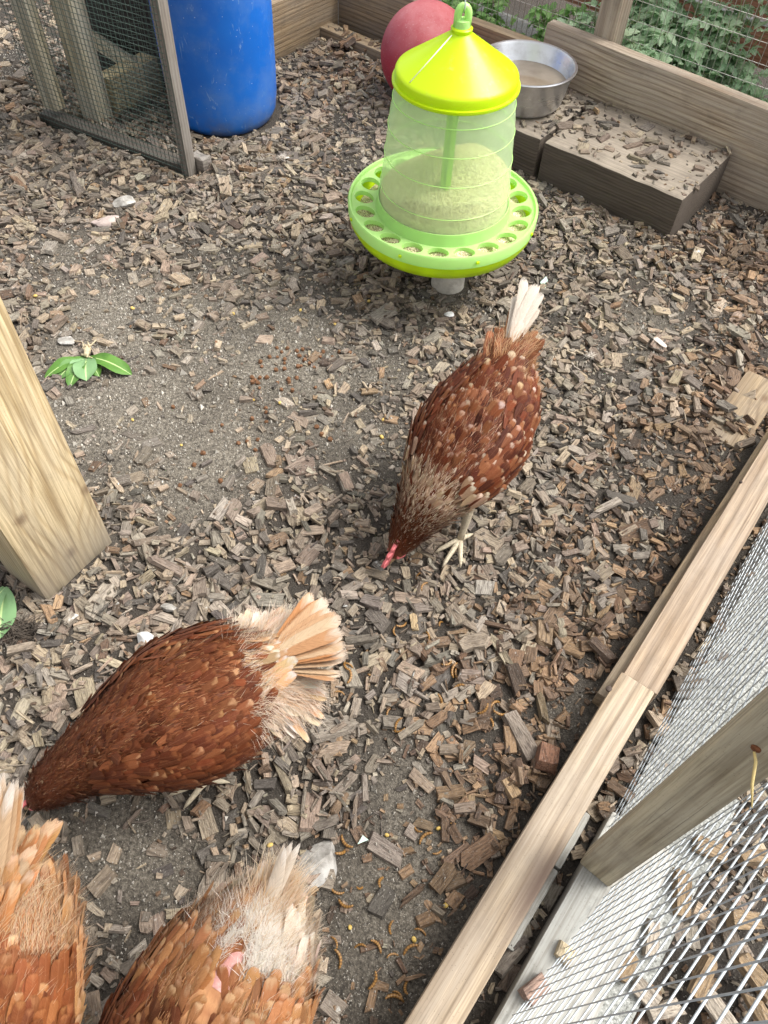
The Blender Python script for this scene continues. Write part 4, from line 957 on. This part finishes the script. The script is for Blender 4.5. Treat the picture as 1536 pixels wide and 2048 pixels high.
# bare pink patch and white down round it
bv, bq = [], []
for i in range(7):
    for k in range(7):
        _, p, d, nn, _ = at4(.030+i*.0085, (k-3)*.045); bv.append(p+nn*(.0035-.0011*(abs(k-3)+abs(i-3))*.7+nr.uniform(-.0009, .0009)))
for i in range(6):
    for k in range(6): bq.append((i*7+k, i*7+k+1, i*7+8+k, i*7+7+k))
mesh('bare_patch', np.array(bv), bq, M['bare_skin'], h4, True)
wf = Feathers()
for k in range(11000):
    f = .15+nr.normal()*.5; aa = abs(.016+nr.normal()*.017); _, p, d, nn, _ = at4(max(.004, aa), f)
    if abs(f) < .16 and aa > .026: continue
    wf.strand(p, d*.7+nn*nr.uniform(.1, .6)+nr.normal(size=3)*.3, nn, nr.uniform(.010, .024), .0006, jitc(WH, .06), jitc((.88, .85, .8), .05))
wf.build('fluff', h4, 'stuff')
# ------------------------------------------------------------------ things lying on the ground
nr = np.random.RandomState(40)
# lay of the loose chips: a height map that every chip raises
HX0, HY0, HC = -1.75, -.35, .006
HW_, HH_ = int(3.3/HC), int(3.3/HC)
hxg, hyg = np.meshgrid(HX0+np.arange(HW_)*HC, HY0+np.arange(HH_)*HC)
G0 = ground_z(hxg, hyg); hm = G0.copy(); blocked = np.zeros_like(hm, bool)
def blk_circle(x, y, r): blocked[(hxg-x)**2+(hyg-y)**2 < r*r] = True
def rect(cx, cy, ax, half_a, half_b):
    ax = np.asarray(ax)/np.linalg.norm(ax); dx, dy = hxg-cx, hyg-cy
    return (np.abs(dx*ax[0]+dy*ax[1]) < half_a) & (np.abs(-dx*ax[1]+dy*ax[0]) < half_b)
blk_circle(bb[0], bb[1], .142); blk_circle(bp[0], bp[1], .06); blk_circle(sp_[0], sp_[1]+.03, .04)
blocked |= rect(*pc, ab, .067, .045)
mid = (r0+r1)/2; blocked |= rect(*(r0+rd*.1), rd, .62, .028); blocked |= rect(*(q0+rd*.3), rd, .33, .030); blocked |= rect(*(q0+rd*.27-rn*.03), rd, .33, .013)
blocked |= rect(*(b0-sdir*.03), sdir, .32, .046)
pen_d = hxg*N1[0]+hyg*N1[1]-CW
blocked |= (pen_d > -.006); blocked |= rect(*Cg(-LP/2, .018, 0)[:2], cd, LP/2, .024)
blocked |= rect(l0[0]+ldir[0]*.17, l0[1]+ldir[1]*.17, ldir, .17, .03)
lid = (hxg*rn[0]+hyg*rn[1]) - (r0@rn)                 # distance to the right of the near rail
en_ = np.array([ed[1], -ed[0]]); slab_m = (hxg*rn[0]+hyg*rn[1] - m0@rn > .008) & (hxg*en_[0]+hyg*en_[1] - e0@en_ < .0)
hm[slab_m] = .022
sl_m = rect(*W((-1.16-.432)/2, -.135)[:2], E1, .362, .125); hm[sl_m] = SZ
lg_m = rect(*W(-1.5, -.027)[:2], E1, .2, .02); hm[lg_m] = .028
bare = bareness(hxg, hyg, 0)
bare = np.clip(bare, 0, 1)**1.6*(.45+.95*vnoise(hxg, hyg, 7.))
bare[sl_m] = .17; bare[slab_m] = .012; bare[lg_m] = .35; bare[(hxg*rn[0]+hyg*rn[1] - m0@rn > .0) & ~slab_m] *= .4
def chip_template(rg, slim=False):
    k = rg.choice([4, 4, 5, 6, 6, 7]); a = []
    ends = rg.uniform(.75, 1, 4)
    pts = [(-.5*ends[0], -.5), (.5*ends[1], -.5), (.5*ends[2], .5), (-.5*ends[3], .5)]
    if k >= 5: pts.insert(2, (.5*rg.uniform(.85, 1.12), rg.uniform(-.3, .3)))
    if k >= 6: pts.append((-.5*rg.uniform(.85, 1.15), rg.uniform(-.3, .3)))
    if k >= 7: pts.insert(4, (rg.uniform(-.2, .2), .5*rg.uniform(.75, 1.2)))
    pts = np.array(pts) + rg.normal(size=(len(pts), 2))*.06
    sh = rg.uniform(.8, 1.0, len(pts))[:, None]; m_ = len(pts); bow = rg.normal()*.18
    top = np.c_[pts*sh, .5 + rg.normal(size=m_)*.13 + bow*(2*np.abs(pts[:, 0]))**2]; bot = np.c_[pts, -.5 + rg.normal(size=m_)*.1 + bow*(2*np.abs(pts[:, 0]))**2]
    V_ = np.vstack([top, bot]); F_ = [tuple(range(m_)), tuple(range(m_, 2*m_))[::-1]]
    for i in range(m_): j = (i+1) % m_; F_.append((i, m_+i, m_+j, j))
    if rg.rand() < .5:                     # split along the grain
        F_ = F_[1:]; c_ = np.array([[-.12+rg.normal()*.1, rg.normal()*.15, .5+rg.uniform(-.05, .22)]]); V_ = np.vstack([V_, c_])
        for i in range(m_): j = (i+1) % m_; F_.append((i, j, 2*m_))
    return V_, F_
TPL = [chip_template(nr) for _ in range(70)]
GREYS = [(.22, .192, .158), (.26, .218, .168), (.17, .15, .127), (.32, .26, .185), (.10, .088, .076), (.235, .185, .145), (.34, .28, .205), (.205, .175, .138), (.29, .256, .212), (.14, .12, .097), (.26, .20, .15), (.19, .15, .115)]
BROWNS = [(.175, .112, .068), (.225, .145, .086), (.12, .078, .05), (.28, .19, .115), (.15, .10, .068), (.20, .14, .092), (.08, .055, .04)]
CHK = 1.04
def smooth(x, a, b): t = np.clip((x-a)/(b-a), 0, 1); return t*t*(3-2*t)
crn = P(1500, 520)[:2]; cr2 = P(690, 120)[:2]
chips = []                                 # (template, x, y, z, yaw, pitch, roll, L, W, T, colour)
def hidx(x, y): return min(HH_-1, max(0, int((y-HY0)/HC))), min(HW_-1, max(0, int((x-HX0)/HC)))
def put_chip(x, y, yaw, L, Wd, T, col, force=False, tpl=None, cap=.026):
    i, j = hidx(x, y)
    cx_, sx_ = math.cos(yaw), math.sin(yaw)
    hs_ = [hm[hidx(x+cx_*a*L*.42-sx_*b*Wd*.4, y+sx_*a*L*.42+cx_*b*Wd*.4)] for a, b in ((-1, 0), (1, 0), (0, -1), (0, 1), (0, 0))]
    base = G0[i, j] if not (sl_m[i, j] or slab_m[i, j] or lg_m[i, j]) else hm[i, j]
    z0 = max(hs_[4], .5*(hs_[0]+hs_[1])*.6+.4*max(hs_))
    if not force and z0 - base > cap: return False
    pit = max(-.5, min(.5, math.atan2(hs_[1]-hs_[0], L*.84)))*.85 + nr.normal()*.07
    rol = max(-.5, min(.5, math.atan2(hs_[3]-hs_[2], Wd*.8)))*.7 + nr.normal()*.10
    z = z0 + T*.18
    chips.append((nr.randint(len(TPL)) if tpl is None else tpl, x, y, z, yaw, -pit, rol, L, Wd, T, col))
    r_ = int(max(L, Wd)*.5/HC)+1; i0, i1, j0, j1 = max(0, i-r_), min(HH_, i+r_+1), max(0, j-r_), min(HW_, j+r_+1)
    dx, dy = hxg[i0:i1, j0:j1]-x, hyg[i0:i1, j0:j1]-y; a_ = dx*cx_+dy*sx_; b_ = -dx*sx_+dy*cx_
    msk = (np.abs(a_) < L*.46) & (np.abs(b_) < Wd*.44)
    sub = hm[i0:i1, j0:j1]; sub[msk] = np.maximum(sub[msk], z + T*.40 + np.tan(pit)*a_[msk]*.8)
    return True
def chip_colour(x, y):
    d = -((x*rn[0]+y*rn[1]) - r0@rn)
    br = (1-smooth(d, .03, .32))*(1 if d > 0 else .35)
    br = max(br, .9*math.exp(-((x-crn[0])**2+(y-crn[1])**2)/.025), .45*math.exp(-((x-cr2[0])**2+(y-cr2[1])**2)/.05))  # browner chips; the shade by rail and corner is put into this tone
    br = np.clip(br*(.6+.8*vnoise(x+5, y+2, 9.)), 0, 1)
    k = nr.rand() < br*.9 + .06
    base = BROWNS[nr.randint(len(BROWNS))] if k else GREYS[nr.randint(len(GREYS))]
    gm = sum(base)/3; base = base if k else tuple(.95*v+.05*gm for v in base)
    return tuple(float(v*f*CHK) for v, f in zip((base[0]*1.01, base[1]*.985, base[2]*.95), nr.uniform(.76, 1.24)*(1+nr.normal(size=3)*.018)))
def scatter(N, lo, hi, asp, thick, cap, mult=1.0):
    n_ = 0
    X = nr.uniform(-1.5, 1.35, N); Y = nr.uniform(-.12, 2.72, N); uv = proj(np.c_[X, Y, np.zeros(N)])
    ok = (uv[:, 0] > -110) & (uv[:, 0] < 1650) & (uv[:, 1] > -110) & (uv[:, 1] < 2170)
    for x, y in zip(X[ok], Y[ok]):
        i, j = hidx(x, y)
        if blocked[i, j] or nr.rand() > bare[i, j]*mult: continue
        L = min(hi, lo*math.exp(abs(nr.normal())*.42)); Wd = L*nr.uniform(*asp); T = nr.uniform(*thick)
        yaw = nr.uniform(0, 6.283)
        e1, e2 = hidx(x+math.cos(yaw)*L*.45, y+math.sin(yaw)*L*.45), hidx(x-math.cos(yaw)*L*.45, y-math.sin(yaw)*L*.45)
        if blocked[e1] or blocked[e2]: continue
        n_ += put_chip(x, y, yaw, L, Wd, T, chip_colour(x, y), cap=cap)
    return n_
# pieces that stand out, placed first so nothing covers them is added last (force)
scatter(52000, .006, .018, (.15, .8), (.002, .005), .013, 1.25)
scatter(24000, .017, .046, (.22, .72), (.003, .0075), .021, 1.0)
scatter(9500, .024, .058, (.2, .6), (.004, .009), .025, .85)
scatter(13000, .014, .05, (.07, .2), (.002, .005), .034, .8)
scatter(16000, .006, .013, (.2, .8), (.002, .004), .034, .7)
NCH = len(chips)

def chip_matrix(c):
    _, x, y, z, yaw, pit, rol, L, Wd, T, col = c
    cy_, sy_, cp, sp2, cr_, sr = math.cos(yaw), math.sin(yaw), math.cos(pit), math.sin(pit), math.cos(rol), math.sin(rol)
    Rz = np.array([[cy_, -sy_, 0], [sy_, cy_, 0], [0, 0, 1]]); Ry = np.array([[cp, 0, sp2], [0, 1, 0], [-sp2, 0, cp]]); Rx = np.array([[1, 0, 0], [0, cr_, -sr], [0, sr, cr_]])
    return Rz@Ry@Rx
bpy.context.view_layer.update(); DG = bpy.context.evaluated_depsgraph_get()
arr = np.array([[c[1], c[2], c[3], c[7]*c[8]] for c in chips]); uvd = proj(arr[:, :3]); size = arr[:, 3]/uvd[:, 2]**2
order = np.argsort(-size); chosen = set()
for k in order:
    if len(chosen) >= 292: break
    u, v, _ = uvd[k]
    if not (15 < u < 1521 and 15 < v < 2033): continue
    c = chips[k]; i, j = hidx(c[1], c[2])
    if hm[i, j] > c[3] + c[9]*.8 + .003: continue
    o_ = Vector((0, 0, H)); d_ = Vector((c[1], c[2], c[3]+c[9])) - o_
    if SC.ray_cast(DG, o_+d_.normalized()*.03, d_.normalized(), distance=d_.length-.045)[0]: continue
    chosen.add(int(k))
def chip_object(c, label, group, name='wood_chip', cat='wood chip'):
    V_, F_ = TPL[c[0]]; loc = V_*np.array([c[7], c[8], c[9]]); off = nr.uniform(0, 50, 3)
    o = mesh(name, loc, F_, M['chip'], None, False, {'cuv': ('FLOAT_VECTOR', loc+off), 'ccol': ('FLOAT_COLOR', [(*c[10], 1)]*len(loc))})
    R_ = chip_matrix(c); o.matrix_basis = Matrix([[*R_[0], c[1]], [*R_[1], c[2]], [*R_[2], c[3]], [0, 0, 0, 1]])
    return tag(o, label, cat, group)
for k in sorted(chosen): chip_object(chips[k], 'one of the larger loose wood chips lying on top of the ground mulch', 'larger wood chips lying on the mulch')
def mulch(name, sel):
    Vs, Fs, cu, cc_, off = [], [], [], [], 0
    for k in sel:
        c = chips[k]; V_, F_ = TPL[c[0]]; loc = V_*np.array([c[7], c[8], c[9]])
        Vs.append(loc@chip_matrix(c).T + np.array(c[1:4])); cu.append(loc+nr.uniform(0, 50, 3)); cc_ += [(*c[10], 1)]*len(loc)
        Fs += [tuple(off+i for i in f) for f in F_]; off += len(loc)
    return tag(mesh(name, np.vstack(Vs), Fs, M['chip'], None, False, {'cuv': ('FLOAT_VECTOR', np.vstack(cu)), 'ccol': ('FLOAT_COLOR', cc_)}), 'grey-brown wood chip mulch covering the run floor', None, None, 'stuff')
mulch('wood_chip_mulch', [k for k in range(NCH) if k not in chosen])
print('chips', NCH)

def one_chip(u, v, Lp, Wp, ang, col, label, T=.009, lift=0.0, zz=None, cat='wood chip'):
    """single chip by eye: photo pixel, length and width in metres, direction in the ground plane in degrees."""
    p = P(u, v, .02 if zz is None else zz); n0 = len(chips)
    put_chip(p[0], p[1], math.radians(ang), Lp, Wp, T, col, True)
    c = list(chips[-1]); 
    if zz is not None: c[3] = zz + T*.5; c[5] = c[6] = 0
    chips.pop(); return chip_object(tuple(c), label, None, 'wood_chip', cat)
one_chip(1045, 1462, .085, .024, 118, (.25, .205, .165), 'longest grey splinter lying beside the bearer of the far rail', .012)
one_chip(1092, 1520, .036, .030, 80, (.20, .10, .06), 'square red-brown block standing beside the nearer rail', .016)
one_chip(972, 1168, .034, .028, 85, (.31, .28, .24), 'pale square chip ahead of the lone hen', .007)
one_chip(829, 1234, .030, .011, 95, (.47, .35, .2), 'small bright tan chip right of the spread cream tail', .007)
one_chip(150, 360, .115, .017, -62, (.17, .14, .115), 'long dark stick in front of the wire cage', .011, cat='stick')
one_chip(770, 1688, .062, .026, -28, (.26, .215, .18), 'large flat pale chip right of the big pale stone', .009)
one_chip(1128, 1908, .026, .022, 60, (.52, .43, .28), 'speckled tan chip on the grey sill', .012, zz=.0455)
one_chip(1070, 1980, .036, .020, 35, (.34, .23, .18), 'brown grooved chip on the grey sill, nearest the bottom edge', .013, zz=.0455)
one_chip(905, 1970, .034, .019, 40, (.50, .38, .24), 'bright tan chip between nearer rail and sill', .012, zz=.012)
one_chip(880, 2020, .045, .025, 100, (.55, .44, .30), 'pale fresh chip in the gap at the bottom edge', .012, zz=.010)
# chips outside the slab, lower right
oc = [(1300, 1880), (1400, 1960), (1480, 1840), (1440, 2030), (1360, 1790), (1500, 1950), (1290, 1990), (1420, 1700), (1500, 1720), (1330, 2020), (1250, 1930), (1520, 2040)]
for k, (u, v) in enumerate(oc):
    p = P(u, v, .025); c = (nr.randint(70), p[0], p[1], .028+.004*(k % 3), nr.uniform(0, 6.28), nr.normal()*.12, nr.normal()*.12, nr.uniform(.035, .062), nr.uniform(.015, .024), .012, (.25, .175, .10) if k % 3 else (.36, .31, .25))
    chip_object(c, 'large pale fresh chip outside the wire door', 'fresh chips outside the wire door')

def gz(x, y): i, j = hidx(x, y); return float(hm[i, j])
def lay(o, u, v, dz=0.0, rz=0.0):
    p = P(u, v, .015); o.location = (p[0], p[1], gz(p[0], p[1])+dz); o.rotation_euler[2] = rz; return o
lay(rock('stone', (0, 0, 0), .040, M['stone'], 'big pale angular stone beside the tail of the bottom hen', squash=(1, .72, .42), seed=12, rz=.5), 636, 1722, .004, .5)
lay(rock('stone', (0, 0, 0), .016, M['white_stone'], 'small white stone behind the spread-tail hen', squash=(1, .8, .6), seed=3), 288, 1270, .004)
lay(rock('stone', (0, 0, 0), .030, M['pink_stone'], 'pinkish pale lump in front of the wire cage', squash=(1.5, .7, .5), seed=9), 215, 430, .003, .5)
lay(rock('stone', (0, 0, 0), .028, M['stone'], 'rough grey-white lump right behind the pinkish lump', squash=(1.2, .7, .55), seed=15), 252, 408, .003, .6)
lay(rock('stone', (0, 0, 0), .018, M['stone'], 'flat grey stone left of the lettuce tuft', squash=(1, .9, .5), seed=16), 130, 675, .003)
lay(rock('stone', (0, 0, 0), .009, M['root'], 'small black pebble right of the lone hen', squash=(1, 1, .8), seed=17), 1123, 858, .004)
lay(rock('stone', (0, 0, 0), .012, M['white_stone'], 'white-capped lump right of the stub', squash=(1, .8, .6), seed=18), 900, 628, .004)
lay(rock('stone', (0, 0, 0), .011, M['stone'], 'pale pebble near the big post foot', squash=(1.5, .8, .6), seed=19), 338, 1208, .004)
# pebbles, food pellets, corn, mealworms
def small_set(name, label, cat, group, spots, make):
    proto = None
    for k, (u, v, s, rz) in enumerate(spots):
        if proto is None: proto = make(); o = proto
        else: o = proto.copy(); C.objects.link(o)
        o.scale = (s, s, s); o.rotation_euler = (nr.normal()*.5, nr.normal()*.3, rz); lay(o, u, v, .0025*s, rz); tag(o, label, cat, group)
def pellet():
    return lathe('food_pellet', [(.0001, .004), (.0038, .0036), (.0044, .001), (.0044, -.002), (.0038, -.0038), (.0001, -.004)], M['pellet'], None, 12)
pel = [(515, 745), (553, 683), (576, 683), (560, 692), (605, 687), (645, 690), (677, 692), (700, 693), (593, 693), (596, 702), (569, 707), (567, 717), (609, 712), (618, 716), (520, 713), (520, 718), (627, 727), (597, 722), (603, 724), (550, 727), (569, 726), (534, 744), (500, 739), (506, 745), (517, 762), (505, 753), (511, 757), (553, 753), (566, 764), (592, 744), (573, 748), (576, 755), (629, 763), (668, 707), (530, 806), (528, 817), (529, 831), (502, 825), (442, 837), (417, 848), (515, 866), (492, 872), (476, 873), (507, 890), (404, 898), (633, 842), (643, 858), (657, 869), (430, 678), (385, 920), (355, 960), (343, 802), (260, 645), (440, 950), (540, 700), (585, 770), (640, 705), (555, 700)]
small_set('food_pellet', 'small brown food pellet lying on the bare soil', 'food pellet', 'brown food pellets on the bare soil', [(u+nr.normal()*1.5, v+nr.normal()*1.5, nr.uniform(.65, 1.0), nr.uniform(0, 6)) for u, v in pel], pellet)
def cornk():
    bm = bmesh.new(); bmesh.ops.create_icosphere(bm, subdivisions=2, radius=.0034); bmesh.ops.scale(bm, vec=(1.2, .9, .7), verts=bm.verts); return bm_obj('corn_grain', bm, M['corn'], None, True)
corn = [(767, 827), (764, 863), (600, 610), (465, 615), (738, 590), (670, 636), (880, 1650), (895, 1805), (830, 1875), (540, 1690), (700, 1850), (262, 605), (70, 590), (775, 1662), (560, 796), (505, 790), (360, 880), (262, 830)]
small_set('corn_grain', 'tiny yellow corn grain dropped on the ground', 'corn grain', 'yellow corn grains on the ground', [(u, v, nr.uniform(.8, 1.2), nr.uniform(0, 6)) for u, v in corn], cornk)
def worm():
    pts = [(.013*math.cos(t)-.013, .013*math.sin(t), .001) for t in np.linspace(-.85, .85, 9)]
    V_, F_ = tube_vf(pts, [.0008, .0014, .0017, .0018, .0018, .0018, .0017, .0014, .0008], 7)
    q_ = [(i//7/8., 0, 0) for i in range(63)]
    return mesh('mealworm', V_, F_, M['worm'], None, True, {'cuv': ('FLOAT_VECTOR', q_)})
wl = [(735, 1292), (700, 1325), (690, 1330), (702, 1350), (750, 1342), (860, 1270), (880, 1240), (805, 1245), (788, 1255), (845, 1170), (905, 1335), (915, 1345), (895, 1330), (885, 1395), (960, 1390), (990, 1400), (970, 1420), (985, 1440), (775, 1415), (795, 1440), (800, 1455), (915, 1370), (935, 1395), (835, 1145), (680, 1380), (690, 1680), (685, 1700), (672, 1780), (690, 1808), (760, 1755), (672, 1880), (720, 1885), (755, 1885), (820, 1890), (680, 1912), (1000, 1430), (785, 1905), (750, 1960), (790, 1990), (800, 1985), (780, 1850), (850, 1665), (880, 1700), (835, 1655), (720, 1770), (910, 1640), (845, 1855), (812, 1975)]
small_set('mealworm', 'curled orange-brown dried mealworm among the wood chips', 'mealworm', 'dried mealworms among the wood chips', [(u, v, nr.uniform(.75, 1.2), nr.uniform(0, 6.28)) for u, v in wl], worm)
# fine grit over the bare soil
gv, gf_ = [], []
tet = np.array([(0, 0, .7), (.6, 0, -.3), (-.4, .5, -.3), (-.3, -.5, -.3)])
X = nr.uniform(-1.3, 1.1, 110000); Y = nr.uniform(0, 2.4, 110000); uv = proj(np.c_[X, Y, X*0]); ok = (uv[:, 0] > -20) & (uv[:, 0] < 1556) & (uv[:, 1] > -20) & (uv[:, 1] < 2068)
for x, y in zip(X[ok], Y[ok]):
    i, j = hidx(x, y)
    if blocked[i, j] or nr.rand() < min(.93, bare[i, j]*1.1) or hm[i, j]-G0[i, j] > .012: continue
    s_ = .0014*math.exp(abs(nr.normal())*.55); a_ = nr.uniform(0, 6.28); R_ = np.array([[math.cos(a_), -math.sin(a_), 0], [math.sin(a_), math.cos(a_), 0], [0, 0, 1]])
    o_ = len(gv); gv += (tet*s_@R_.T + np.array([x, y, hm[i, j]+s_*.3])).tolist(); gf_ += [(o_, o_+1, o_+2), (o_, o_+2, o_+3), (o_, o_+3, o_+1)]
tag(mesh('grit', gv, gf_, M['grit']), 'fine pale grit on the bare soil', None, None, 'stuff')

# lettuce tuft, loose leaf, roots, feathers, scraps
def lettuce_leaf(parent, rz, L, Wd, up_, r, name='leaf', droop=.5):
    V_, F_, A_ = [], [], []; nu_, nv_ = 7, 10
    for i in range(nv_):
        v = i/(nv_-1); ww = Wd*(.10+.9*math.sin(min(1, v*1.02+.03)*math.pi*.93)**.8 if v < .98 else .12)*(.55+.45*v)
        for k in range(nu_):
            u = k/(nu_-1)*2-1
            V_.append((L*v, u*ww*.5*(1+.03*math.sin(v*9+k)), .006+up_*v*L - droop*L*v*v + abs(u)*.10*ww + .002*math.sin(v*11+u*4)*abs(u))); A_.append((u, v, r))
    for i in range(nv_-1):
        for k in range(nu_-1): F_.append((i*nu_+k, i*nu_+k+1, (i+1)*nu_+k+1, (i+1)*nu_+k))
    o = mesh(name, V_, F_, M['lettuce'], parent, True, {'fuv': ('FLOAT_VECTOR', A_)}); o.rotation_euler = (0, 0, rz); return o
tp = P(168, 700, .03); lt_ = thing('lettuce_tuft', 'green lettuce tuft with a pale chewed stump on the bare soil', 'lettuce', (tp[0], tp[1], gz(tp[0], tp[1])+.002), 0, None, 1.12)
for deg, L, Wd, r in ((-20, .088, .040, .0), (-122, .066, .038, .35), (-138, .076, .034, .0), (-98, .070, .036, .1), (-74, .060, .050, .9), (-104, .050, .030, 1.), (-52, .052, .03, .05)):
    lettuce_leaf(lt_, math.radians(deg), L, Wd, .50 if r > .5 else .40, r, 'leaf', .45)
o = tubes('stump', [([(-.005, .022, .012), (0, .01, .012), (.002, -.004, .014)], [.004, .006, .004])] + [([(nr.normal()*.004, .008+nr.normal()*.006, .012), (nr.normal()*.010, .014+nr.normal()*.012, .018+nr.normal()*.003)], [.002, .0008]) for _ in range(12)], M['pale_root'], lt_, 7)
lp = P(5, 1185, .03); ll_ = thing('lettuce_leaf', 'crumpled pale lettuce leaf beside the big post at the left edge', 'lettuce', (lp[0]-.01, lp[1]+.02, gz(lp[0], lp[1])+.004))
lettuce_leaf(ll_, math.radians(-75), .09, .06, .25, .95, 'leaf', .2); lettuce_leaf(ll_, math.radians(-100), .08, .05, .35, 1., 'leaf', .25)
rp = P(45, 1262, .01); rl = []
for k in range(150):
    a_ = nr.uniform(0, 6.28); r_ = nr.uniform(.01, .04); b_ = Vector((nr.normal()*.012, nr.normal()*.009, nr.uniform(.0, .012))); rl.append(([b_, b_+Vector((math.cos(a_)*r_*.5, math.sin(a_)*r_*.5, .012*nr.rand())), b_+Vector((math.cos(a_+.4)*r_, math.sin(a_+.4)*r_*.8, .002))], [.0007, .0006, .0003]))
o = tubes('root_clump', rl, M['root'], None, 4); o.location = (rp[0], rp[1], gz(rp[0], rp[1])); tag(o, 'dark tangled root clump below the big post', 'roots')
def loose_feather(u, v, rz, L, Wd, b_, t_, label, down=0):
    f_ = Feathers(); f_.add(np.zeros(3), np.array([1., 0, .08]), np.array([0, 0, 1.]), L, Wd, b_, t_, .9, .05, .12, 'long')
    for k in range(down):
        a_ = nr.uniform(0, 6.28); f_.strand(nr.normal(size=3)*.003, np.array([math.cos(a_), math.sin(a_), nr.uniform(.1, .9)]), np.array([0, 0, 1.]), nr.uniform(.006, .016), .0007, WH, WH)
    o = f_.build('feather_tuft' if down else 'loose_feather', None); lay(o, u, v, .005, rz); tag(o, label, 'feather'); return o
loose_feather(565, 320, .4, .018, .008, WH, WH, 'white down tuft on the chips in front of the barrel', 160)
loose_feather(1335, 690, 2.2, .035, .013, WH, (.4, .16, .05), 'brown-tipped loose feather right of the lone hen')
loose_feather(1185, 705, .9, .018, .008, WH, WH, 'white down tuft on the chips right of the white tail', 120)
loose_feather(1228, 1475, .7, .03, .010, (.6, .62, .64), WH, 'pale feather scrap in the gap beside the nearer rail', 20)
sc_ = P(1090, 555, .02); o = mesh('scrap', [(-.008, 0, .01), (.008, .002, .014), (.004, -.010, .008), (-.003, -.012, .006), (.002, -.03, .004), (-.003, -.028, .003), (.006, .018, .012)], [(0, 3, 2, 1), (3, 5, 4, 2), (0, 1, 6)], M['scrap']); o.location = (sc_[0], sc_[1], gz(sc_[0], sc_[1])); tag(o, 'torn mint green scrap lying on chips near the feeder', 'scrap')
o = mesh('scrap', [(0, .006, 0), (.008, 0, .003), (-.006, -.006, .002), (-.002, .001, .003)], [(0, 3, 1), (3, 2, 1)], M['scrap']); lay(o, 725, 1675, .006); tag(o, 'tiny pale green triangle scrap above the large flat chip', 'scrap')
# half buried plank by the right edge, straw hanging on a rusty screw of the door post
hb = P(1490, 795, .0)
timber('buried_plank', (hb[0]-.07, hb[1]-.12, -.011), (hb[0]+.05, hb[1]+.05, -.007), (.8, -.55, 0), .075, .03, M['board_tan'], 'sandy half-buried plank end by the right edge', 'plank')
pv = Vector((wd[0], wd[1], 0)); pz = Vector((pcn[0], pcn[1], 0)) + Vector((-pdn[0], -pdn[1], 0))*.0145
rayd = RC @ np.array([(1512-768)/F, -(1497-1024)/F, -1.0]); nrm_ = np.array([-pdn[0], -pdn[1], 0]); tt_ = ((np.array(pz) - CAMP)@nrm_)/(rayd@nrm_); hit = CAMP + tt_*rayd
o = lathe('rusty_screw', [(.0001, .002), (.002, .002), (.0036, .001), (.0038, -.001), (.002, -.003)], M['rust'], None, 14); o.location = tuple(hit); o.rotation_euler = Vector((-pdn[0], -pdn[1], 0)).to_track_quat('Z', 'Y').to_euler(); tag(o, 'rusty screw in the timber post of the wire door', 'screw')
hv = Vector(tuple(hit)) + Vector((-pdn[0], -pdn[1], 0))*.003
d2_ = RC @ np.array([(1504-768)/F, -(1615-1024)/F, -1.0]); hv2 = Vector(tuple(CAMP + d2_*(tt_*.985)))
o = tubes('straw_strand', [([hv, hv+(hv2-hv)*.2+Vector((.001, 0, .001)), hv+(hv2-hv)*.6+Vector((-.001, 0, .001)), hv2], [.0010, .0013, .0012, .0006])], M['straw'], None, 6); tag(o, 'yellow straw strand hanging from the rusty screw', 'straw')
